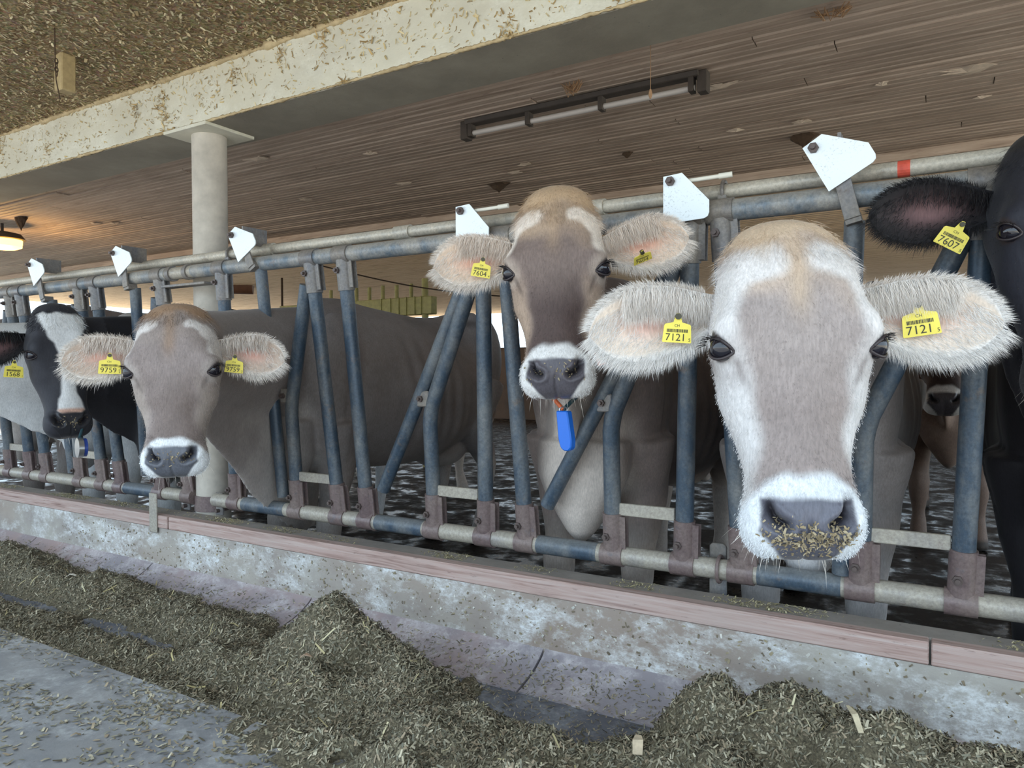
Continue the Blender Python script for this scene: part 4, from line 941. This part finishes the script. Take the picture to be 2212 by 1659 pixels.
# seen nearly edge-on: thick rounded lozenge, turned
sd = R_*.80 - W_*.60; fw = R_*.60 + W_*.80
m.prism([q + sd*x*1.25 + U_*y + R_*(-.11*y) - fw*.012 for x, y in [(-.014,.045),(.014,.045),(.016,-.03),(.013,-.05),(.006,-.058),(-.006,-.058),(-.013,-.05),(-.016,-.03)]], fw*.024)
pend = m.build('pendant', bluep, cw['root'], bevel=.003); pend['label'] = 'blue plastic pendant'
m = MB(); an = np.linspace(0, 2*math.pi, 17); m.tube([top + R_*.010*math.cos(a) + U_*.007*math.sin(a) for a in an], .0022, 6, cap=False); m.build('ring', steel, pend, smooth=True)
for px in (1188, 1250):
    m = MB(); m.tube([top, PD(px, 852, 1.90), PD(px + (px-1219)*.5, 800, 1.98)], .0055, 8); m.build('rope', orange if px < 1200 else rope, pend, smooth=True)
# short strap end by the cheek
m = MB(); m.obox(PD(1290, 748, 1.84), R_*.010 + U_*.003, -R_*.012 + U_*.048, W_*.006); m.build('strap_end', orange, co_, bevel=.002)
cw = cows['hol']; q = PD(172, 967, 3.12); m = MB(); m.tube([q - (R_*.75 + W_*.66)*.010, q + (R_*.75 + W_*.66)*.010], .050, 28, flat=.85); pe = m.build('pendant', steel, cw['root'], smooth=True, bevel=0); pe['label'] = 'round silver and blue pendant'
m = MB(); m.tube([q + U_*.045, PD(178, 925, 3.16)], .006, 8); m.build('rope', rope, pe)
m = MB(); m.tube([q + (R_*.75 + W_*.66)*.0105, q + (R_*.75 + W_*.66)*.024], .047, 24, flat=.85); m.build('pendant_body', simple('navy_plastic', srgb(40,66,140), .4), pe, smooth=True)
# ------------------------------------------------------------------ feed in the trough
def feed_height(X, Y):
    g = lambda cx, cy, h, sx, sy, r=0: h*np.exp(-((((X-cx)*math.cos(r) + (Y-cy)*math.sin(r))/sx)**2 + ((-(X-cx)*math.sin(r) + (Y-cy)*math.cos(r))/sy)**2))
    h = .02*np.ones_like(X)
    for a in [(-1.56,1.58,.235,.22,.17),(-1.30,1.50,.17,.20,.17),(-1.46,1.36,.13,.20,.14),(-1.85,1.40,.10,.26,.16),(-1.12,1.35,.10,.22,.14),(-.98,1.24,.15,.26,.13),(-.72,1.20,.14,.22,.10),
              (-.47,1.67,.215,.145,.15),(-.28,1.66,.215,.17,.16),(-.08,1.60,.215,.22,.18),(.10,1.52,.20,.25,.2),(-.42,1.42,.17,.26,.16),(-.05,1.36,.17,.3,.18),(-.75,1.40,.125,.28,.10),(-.95,1.36,.13,.25,.11),(.4,1.45,.2,.3,.3),(.8,1.5,.16,.4,.3),
              (-2.15,1.60,.085,.20,.12),(-2.45,1.66,.075,.20,.10),(-2.95,1.66,.105,.24,.12),(-3.3,1.60,.09,.3,.13),(-3.75,1.72,.11,.35,.13),(-4.3,1.65,.1,.5,.2),(-2.25,1.33,.065,.35,.10),(-2.9,1.38,.055,.4,.1),(-3.6,1.4,.06,.4,.12),(-1.78,1.22,.07,.3,.09),(-2.7,1.30,.05,.3,.08)]:
        h = np.maximum(h, g(*a)) + .15*np.minimum(h, g(*a))
    for a in [(-.82,1.76,.17,.24,.16),(-.80,1.86,.08,.3,.1),(-1.36,1.47,.11,.07,.05),(-2.23,1.45,.05,.14,.05),(-2.6,1.50,.055,.3,.05),(-3.3,1.48,.06,.4,.06),(-2.05,1.17,.06,.18,.05),(-.95,1.52,.06,.2,.06)]:
        h = h - g(*a)
    P = np.stack([X, Y, 0*X], -1)
    h = h + .060*(vnoise(P, 9, 1) - .5) + .035*(vnoise(P, 22, 2) - .5) + .016*(vnoise(P, 60, 4) - .5)
    floor = np.interp(Y, [1.79,1.82,1.86,1.90,1.935,1.957], [.114,.121,.131,.146,.166,.184])
    z = np.maximum(.112 + h, 0)
    # keep a bare strip by the curb and by the slab edge
    z = z - .07*sstep(1.78, 1.95, Y) * (1 - sstep(.12, .24, h))
    gap = np.exp(-((Y-1.115)/.022)**2)*sstep(-1.02, -1.16, X); z = z - .12*gap
    return z, floor
nx, ny = 900, 130
X, Y = np.meshgrid(np.linspace(-5.4, 1.1, nx), np.linspace(.98, 1.948, ny), indexing='ij'); Z, FL = feed_height(X, Y)
# on the slab only a spill near the middle
spill = .262 + (.004 + .06*np.exp(-(((X+.85)/.33)**2 + ((Y-1.10)/.10)**2)) + .075*np.exp(-(((X+.35)/.5)**2 + ((Y-1.08)/.14)**2)))*(.45 + vnoise(np.stack([X,Y,0*X],-1), 18, 6)) - .012
spill = spill - .05*sstep(.5, .25, vnoise(np.stack([X,Y,0*X],-1), 26, 15))
Z = np.where(Y < 1.10, spill, Z); FL = np.where(Y < 1.10, .262, np.maximum(FL, .112))
Z = np.where(Z < FL - .012, FL - .012, Z)
def m_feed():
    M = NM('chopped_feed'); co = M.coord(kind='World'); n = M.noise(130, 5, .75, co, .5); n2 = M.noise(6, 3, .5, co)
    c = M.ramp(n, [(.30, srgb(50,44,34)), (.50, srgb(104,95,75)), (.68, srgb(150,139,113))]); c = M.mix(M.ramp(n2, [(.4,(0,0,0)),(.7,(.35,)*3)]), c, srgb(116,106,82))
    M.color(c); M.rough(.9); M.bump(n, .9, .008); return M.m
i = (np.arange(nx-1)[:,None]*ny + np.arange(ny-1)[None]).ravel()
vis = (Z > FL + .001); keep = (vis[:-1,:-1] | vis[1:,:-1] | vis[:-1,1:] | vis[1:,1:]).ravel(); edge = ((Y[:-1,:-1] < 1.10) != (Y[:-1,1:] < 1.10)).ravel(); keep &= ~(edge & (np.abs(Z[:-1,:-1]-Z[:-1,1:]).ravel() > .05))
i = i[keep]; f = np.c_[i, i+ny, i+ny+1, i+1]
feed = mesh_np('feed', np.stack([X, Y, Z], -1).reshape(-1,3), f, m_feed(), None)
tag(feed, 'chopped green-brown silage heaped along the trough in front of the curb', 'feed', kind='stuff')
nf = 330000; fxs = RNG.uniform(-4.8, 1.0, nf); fys = RNG.uniform(1.0, 1.935, nf); dens = RNG.random(nf)
def samp(gr, xs, ys):
    a = (xs + 5.4)/6.5*(nx-1); b = (ys - .98)/.968*(ny-1); return gr[np.clip(a.astype(int), 0, nx-1), np.clip(b.astype(int), 0, ny-1)]
zz = samp(Z, fxs, fys); ff = samp(FL, fxs, fys); cov = np.clip((zz - ff)/.02, 0, 1); k = dens < np.maximum(cov, .11)
far = np.clip(1 - (fxs + 1.2)/-3.0*.6, .35, 1); k &= RNG.random(nf) < np.where(fxs < -1.2, far, 1)
k &= ~((zz < ff + .002) & (np.abs(fys - 1.12) < .03))
P = np.c_[fxs, fys, np.maximum(zz, ff)][k]; gx = (samp(Z, P[:,0]+.012, P[:,1]) - samp(Z, P[:,0]-.012, P[:,1]))/.024; gy = (samp(Z, P[:,0], P[:,1]+.012) - samp(Z, P[:,0], P[:,1]-.012))/.024
N = np.c_[-np.clip(gx,-1.5,1.5), -np.clip(gy,-1.5,1.5), np.ones(len(P))]; N /= np.linalg.norm(N, axis=1)[:,None]
FC = np.array([srgb(160,150,126), srgb(140,131,107), srgb(118,111,90), srgb(182,172,148), srgb(100,93,75), srgb(150,134,110), srgb(132,128,110)])
ch = flakes('feed_chips', P, N, .0092, MAT['flake'], feed, FC, 3.0, .002, 1.3, one=True)
ns = 380; j = RNG.choice(len(P), ns); flakes('straw_stalks', P[j] + [0,0,.004], N[j], .034, MAT['flake'], feed, np.array([srgb(196,182,138), srgb(180,166,120), srgb(206,196,160)]), 11, .003, .5)
# loose chaff on the slab, on the curb ledge and on the rail
n = 5200; xs = RNG.uniform(-3.4, -.9, n); ys = 1.09 - np.abs(RNG.normal(0, .22, n)); c_ = vnoise(np.c_[xs, ys, 0*xs], 5, 3); k = (RNG.random(n) < sstep(.35, .7, c_)*1.3) & (ys > .3)
flakes('loose_chaff', np.c_[xs, ys, np.full(n, .262)][k], np.tile([0,0,1.0], (k.sum(),1)), .013, MAT['flake'], slab, FC, 3, .002, .5)
n = 9000; xs = RNG.uniform(-4.8, 1.0, n); ys = RNG.uniform(1.995, 2.068, n); c_ = vnoise(np.c_[xs, ys*.3, 0*xs], 6, 12); k = RNG.random(n) < sstep(.40, .75, c_) + .5*sstep(.0, .35, xs)
flakes('loose_chaff', np.c_[xs, ys, np.full(n, .4015)][k], np.tile([0,0,1.0], (k.sum(),1)), .010, MAT['flake'], wall, np.array([srgb(176,164,124), srgb(150,140,106), srgb(198,188,152)]), 4, .002, .5)
n = 1300; xs = RNG.uniform(-3.8, .8, n); flakes('loose_chaff', np.c_[xs, RNG.uniform(1.956,1.958,n), RNG.uniform(.18,.34,n)], np.tile([0,-1.0,0], (n,1)), .008, MAT['flake'], wall, np.array([srgb(150,138,112), srgb(120,108,90), srgb(200,196,186)]), 2, .001, .4)
# single larger bits lying on the feed
def bit(px, py, z, L, Wd, ang, colr, label):
    c = PZ(px, py, z); zt, fl = feed_height(np.array([c[0]]), np.array([c[1]])); c[2] = max(float(zt[0]), .115) + .006
    d = np.array([math.cos(ang), math.sin(ang), .25]); d /= np.linalg.norm(d); s_ = np.cross(d, [0,0,1.0]); s_ /= np.linalg.norm(s_); u_ = np.cross(s_, d)
    m = MB(); m.add([c - d*L/2 - s_*Wd/2, c - d*L/2 + s_*Wd/2, c + s_*Wd*.55 + u_*.012, c - s_*Wd*.55 + u_*.010, c + d*L/2 + s_*Wd*.3, c + d*L/2 - s_*Wd*.3,
                     c - d*L/2 - s_*Wd/2 - u_*.002, c - d*L/2 + s_*Wd/2 - u_*.002, c + s_*Wd*.55 + u_*.009, c - s_*Wd*.55 + u_*.007, c + d*L/2 + s_*Wd*.3 - u_*.002, c + d*L/2 - s_*Wd*.3 - u_*.002],
                    [(0,1,2,3),(3,2,4,5),(6,9,8,7),(9,11,10,8),(0,3,9,6),(3,5,11,9),(1,7,8,2),(2,8,10,4),(0,6,7,1),(5,4,10,11)])
    o = m.build('husk', simple('maize_husk', srgb(*colr), .7, nscale=60), None, origin=tuple(c)); tag(o, label, 'husk', 'husks lying on the feed'); return o
bit(1378, 1610, .27, .055, .020, 1.9, (206,188,160), 'pale torn husk standing in a hollow of the feed')
bit(1845, 1620, .30, .075, .010, 2.0, (204,190,160), 'narrow straw-coloured husk on the feed below the pale cow')
bit(585, 1497, .26, .05, .016, 1.2, (222,212,192), 'whitish husk on the heap at lower left')
bit(660, 1338, .35, .05, .016, .3, (190,160,136), 'light brown husk near the top of the tallest heap')
bit(155, 1240, .2, .05, .014, .2, (216,206,190), 'whitish husk on the farthest small heap at left')

# ------------------------------------------------------------------ ceiling things
dark = simple('lamp_housing', srgb(66,58,52), .7, nscale=20); tubem = simple('lamp_tube', srgb(186,180,176), .4)
a = PZ(1015, 297, 2.175); b = PZ(1510, 190, 2.175); yv = .5*(a[1]+b[1])
lamp = empty('tube_lamp', (.5*(a[0]+b[0]), yv, 2.18), 'unlit dusty fluorescent tube lamp under the boarded ceiling', 'lamp')
m = MB(); m.prism([(a[0], yv-.045+dy, 2.2465 - dz) for dy, dz in ((.01,0),(.08,0),(.07,.022),(.02,.022))], (b[0]-a[0],0,0)); m.build('housing', dark, lamp, bevel=.003)
m = MB(); m.tube([(a[0]+.02,yv,2.186),(b[0]-.02,yv,2.186)], .012, 14); m.build('tube', tubem, lamp, smooth=True)
for q in (.02, .30, .62, .97):
    x = a[0] + (b[0]-a[0])*q; m = MB(); m.box((x-.011,yv-.022,2.168), (x+.011,yv+.022,2.235)); m.build('clip', dark, lamp, bevel=.002)
for q in (-.01, 1.01):
    x = a[0] + (b[0]-a[0])*q; m = MB(); m.box((x-.02,yv-.02,2.160), (x+.02,yv+.03,2.2465)); m.build('end_cap', dark, lamp, bevel=.003)
# lit lamp at far left
q = PZ(5, 517, 2.12); em = NM('lamp_glow'); em.color((1,.55,.1)); em.b.inputs['Emission Color'].default_value = (1,.50,.08,1); em.b.inputs['Emission Strength'].default_value = 6
ll = empty('ceiling_lamp', tuple(q), 'lit amber lamp under a dark hood at the left edge', 'lamp')
m = MB(); m.tube([q + [0,0,-.075], q + [0,0,-.06], q + [0,0,-.005]], [.10,.135,.14], 24); m.build('glass', em.m, ll, smooth=True)
m = MB(); m.tube([q + [0,0,.0], q + [0,0,.045], q + [0,0,.06]], [.165,.13,.06], 24); m.tube([q + [0,0,.05], q + [0,0,.13]], .012, 8); m.build('hood', dark, ll, smooth=True)
pl_ = bpy.data.lights.new('lamp_light', 'POINT'); pl_.energy = 14; pl_.color = (1,.62,.25); pl_.shadow_soft_size = .12; po = bpy.data.objects.new('lamp_light', pl_); COL.objects.link(po); po.parent = ll; po.location = (0,0,-.25)
# cobwebs and nests
web = simple('pale_cobweb', srgb(206,188,170), .9, nscale=30); nestm = simple('dark_nest', srgb(70,54,40), .95, nscale=40); webb = simple('brown_cobweb', srgb(158,124,92), .9, nscale=30)
def cobweb(px, py, wx, wy, mat, label, drop=.012, seed=0):
    c = PZ(px, py, CZI - .004); r = np.random.default_rng(seed + 100); n = 22; vs = [c + [0,0,-drop]]; ang = np.sort(r.uniform(0, 2*math.pi, n))
    for a_ in ang: k_ = r.uniform(.45, 1.1); vs.append(c + [wx*k_*math.cos(a_), wy*k_*math.sin(a_), r.uniform(-.3,.0)*drop])
    m = MB(); m.add(vs + [v_ + np.array([0,0,-.0012]) for v_ in vs], [(0, i+1, (i+1)%n+1) for i in range(n)] + [(n+1, (i+1)%n+n+2, i+n+2) for i in range(n)] + [(i+1, i+n+2, (i+1)%n+n+2, (i+1)%n+1) for i in range(n)])
    o = m.build('cobweb', mat, None, origin=tuple(c)); tag(o, label, 'cobweb', 'cobwebs under the boarded ceiling'); return o
k_ = 0
for px, py, wx, wy, lb in [(2090,150,.11,.06,'large pale cobweb patch on the ceiling at upper right'),(1555,185,.10,.035,'pale cobweb strand at the right end of the tube lamp'),(1905,180,.03,.03,'small pale cobweb left of the large patch at upper right'),(2120,208,.04,.02,'small pale cobweb below the large patch at upper right'),
                       (1730,262,.06,.03,'pale cobweb above the tallest stop plate'),(1590,280,.05,.03,'small pale cobweb above the middle stop plates'),(870,395,.07,.03,'thin pale cobweb right of the column, high up'),(1110,372,.06,.04,'pale cobweb just above the dark nest in the middle'),
                       (555,342,.10,.05,'pale cobweb beside the top of the column'),(800,330,.05,.03,'small pale cobweb between column and tube lamp'),(1135,354,.05,.03,'pale cobweb under the tube lamp'),(660,430,.06,.04,'small pale cobweb right of the column, lower down'),
                       (250,482,.06,.05,'small pale cobweb left of the column'),(205,482,.06,.05,'small pale cobweb left of the column near the lit lamp')]:
    cobweb(px, py, wx, wy, web, lb, .010, k_); k_ += 1
def nest(px, py, w_, h_, label, seed):
    c = PZ(px, py, CZI - .003); r = np.random.default_rng(seed + 300); m = MB(); P = []; n = 12
    for j, (f_, z_) in enumerate(((1.0,0),(.8,-.25),(.5,-.6),(.2,-.85),(.05,-1.0))):
        for a_ in range(n): q_ = 2*math.pi*a_/n; P.append(c + np.array([w_*f_*math.cos(q_)*r.uniform(.75,1.2), w_*.55*f_*math.sin(q_)*r.uniform(.75,1.2), h_*z_*r.uniform(.85,1.1)]))
    m.add(P, [(j*n+i, j*n+(i+1)%n, (j+1)*n+(i+1)%n, (j+1)*n+i) for j in range(4) for i in range(n)] + [tuple(range(n-1,-1,-1)), tuple(range(4*n, 5*n))])
    tag(m.build('ceiling_nest', nestm, None, origin=tuple(c)), label, 'nest', 'dark nests under the boarded ceiling')
for i_, (px, py, w_, h_, lb) in enumerate([(1078,398,.085,.05,'dark ragged nest hanging from the boards above the brown cow'),(1735,292,.075,.06,'dark ragged nest above the tallest stop plate'),(250,540,.05,.08,'small dark nest left of the column'),(45,470,.07,.10,'dark drooping nest above the lit lamp'),
                                     (1355,330,.035,.03,'small dark nest between tube lamp and middle stop plates'),(85,575,.07,.06,'dark nest above the leftmost stop plate'),(1130,442,.06,.03,'flat dark nest just left of the brown cow\'s poll'),(535,500,.06,.07,'small dark nest right of the column above a stop plate')]): nest(px, py, w_, h_, lb, i_)
def hangweb(px, py, z, wx, h_, mat, label, seed):
    c = PZ(px, py, z); r = np.random.default_rng(seed + 500); m = MB()
    for i in range(16):
        x0, x1 = r.uniform(-wx, wx, 2); p0 = c + [x0, r.uniform(-.03,.03), 0]; p1 = c + [x1*.5, r.uniform(-.03,.03), -h_*r.uniform(.4,1)]; p2 = c + [x1, r.uniform(-.03,.03), -.002]
        m.tube([p0, .6*p1+.4*p0, p1, .6*p1+.4*p2, p2], .0016, 4)
    tag(m.build('hanging_cobweb', mat, None, origin=tuple(c)), label, 'cobweb', 'hanging cobwebs')
hangweb(1235, 180, CZI-.003, .05, .05, webb, 'brown tangled cobweb beside the tube lamp', 1)
hangweb(1795, 20, CZI-.003, .07, .03, webb, 'brown tangled cobweb at the beam edge, top right', 2)
hangweb(1010, 268, CZI-.003, .04, .05, web, 'pale tangled cobweb at the left end of the tube lamp', 3)
# thread hanging from the ceiling above the lamp
q = PZ(1405, 92, CZI); m = MB(); m.tube([q, q + [.001,0,-.08], q + [0,0,-.17]], .0012, 5); m.tube([q + [0,0,-.17], q + [0,0,-.19], q + [0,0,-.205]], [.003,.008,.003], 6)
tag(m.build('hanging_thread', webb, None, origin=tuple(q)), 'thin dusty thread hanging above the right half of the tube lamp', 'thread')
# wooden block, wire and chain on the alley ceiling
q = PZ(140, 120, AZ); blk = simple('dusty_wood', srgb(172,152,112), .9, nscale=30, bump=.6)
hb = empty('hanging_block', tuple(q), 'dust-caked wooden block with wire and chain under the alley ceiling at upper left', 'block')
m = MB(); m.obox(q + [0,0,-.075], (.030,0,0), (0,.030,0), (.002,0,.078)); m.build('block', blk, hb, bevel=.005)
m = MB(); p = PZ(118, 60, AZ); m.tube([p, p + [0,0,-.13], p + [.004,0,-.20], p + [.03,0,-.28]], .0022, 6); m.build('wire', nestm, hb)
for i in range(4):
    c = p + np.array([.008, 0, -.13 - .016*i]); m = MB(); an = np.linspace(0, 2*math.pi, 11); ax_ = (1,0) if i % 2 else (0,1)
    m.tube([c + [ax_[0]*.006*math.cos(t), ax_[1]*.006*math.cos(t), .011*math.sin(t)] for t in an], .0022, 5, cap=False); m.build('chain_link', nestm, hb)

# ------------------------------------------------------------------ deep in the barn
oliv = simple('olive_paint', srgb(150,142,84), .6, nscale=20)
g0 = PY(825, 655, 6.2); g1 = PY(938, 652, 6.2); zc = .5*(g0[2]+g1[2])
rk = empty('barrier', (g1[0], 6.2, 0), 'olive-yellow steel barrier with upright stubs far behind the mouse-grey cow', 'barrier')
xa = PY(610, 652, 6.2)[0]
m = MB(); m.box((xa, 6.15, zc-.14), (g1[0], 6.25, zc+.05)); m.build('beam', oliv, rk, bevel=.006)
for px, py in ((715,627),(770,622),(798,621),(827,617),(857,616),(888,613)):
    x = PY(px, py, 6.2)[0]; zt = PY(px, py, 6.2)[2]; m = MB(); m.tube([(x,6.2,zc+.05),(x,6.2,zt)], .022, 10); m.build('stub', oliv, rk, smooth=True)
for px in (830, 850, 868, 884, 902, 916): x = PY(px, 650, 6.2)[0]; m = MB(); m.box((x-.006,6.138,zc-.14), (x+.006,6.15,zc+.055)); m.build('rib', oliv, rk)
x = PY(918, 602, 6.2); m = MB(); m.tube([(x[0],6.2,-.0),(x[0],6.2,x[2])], .036, 12); m.build('post', oliv, rk, smooth=True)
q = PY(524, 612, 7.0); rust = simple('rust_brown', srgb(112,76,56), .7, nscale=12)
m = MB(); m.tube([q + [-.10,-.1,-.0], q + [.10,.1,-.0]], .155, 26); m.obox(q + [0,0,.22], (.012,0,0), (0,.012,0), (0,0,.25))
tag(m.build('drum', rust, None, smooth=True, origin=tuple(q)), 'rust-brown rounded drum hanging just right of the column, far back', 'drum')
q = PY(609, 600, 6.6); m = MB(); m.tube([(q[0],6.6,0),(q[0],6.6,CZI)], .014, 8); tag(m.build('thin_post', nestm, None, origin=(q[0],6.6,0)), 'thin dark rod from floor to ceiling behind the mouse-grey cow', 'rod')
p0 = PY(690, 573, 4.9); p1 = PY(1085, 640, 6.5); m = MB(); m.tube([p0*(1-t) + p1*t + np.array([0,0,-.05*math.sin(math.pi*t)]) for t in np.linspace(0,1,12)], .007, 6)
tag(m.build('rope', nestm, None, origin=tuple(p0)), 'dark sagging rope under the far ceiling above the mouse-grey cow', 'rope')
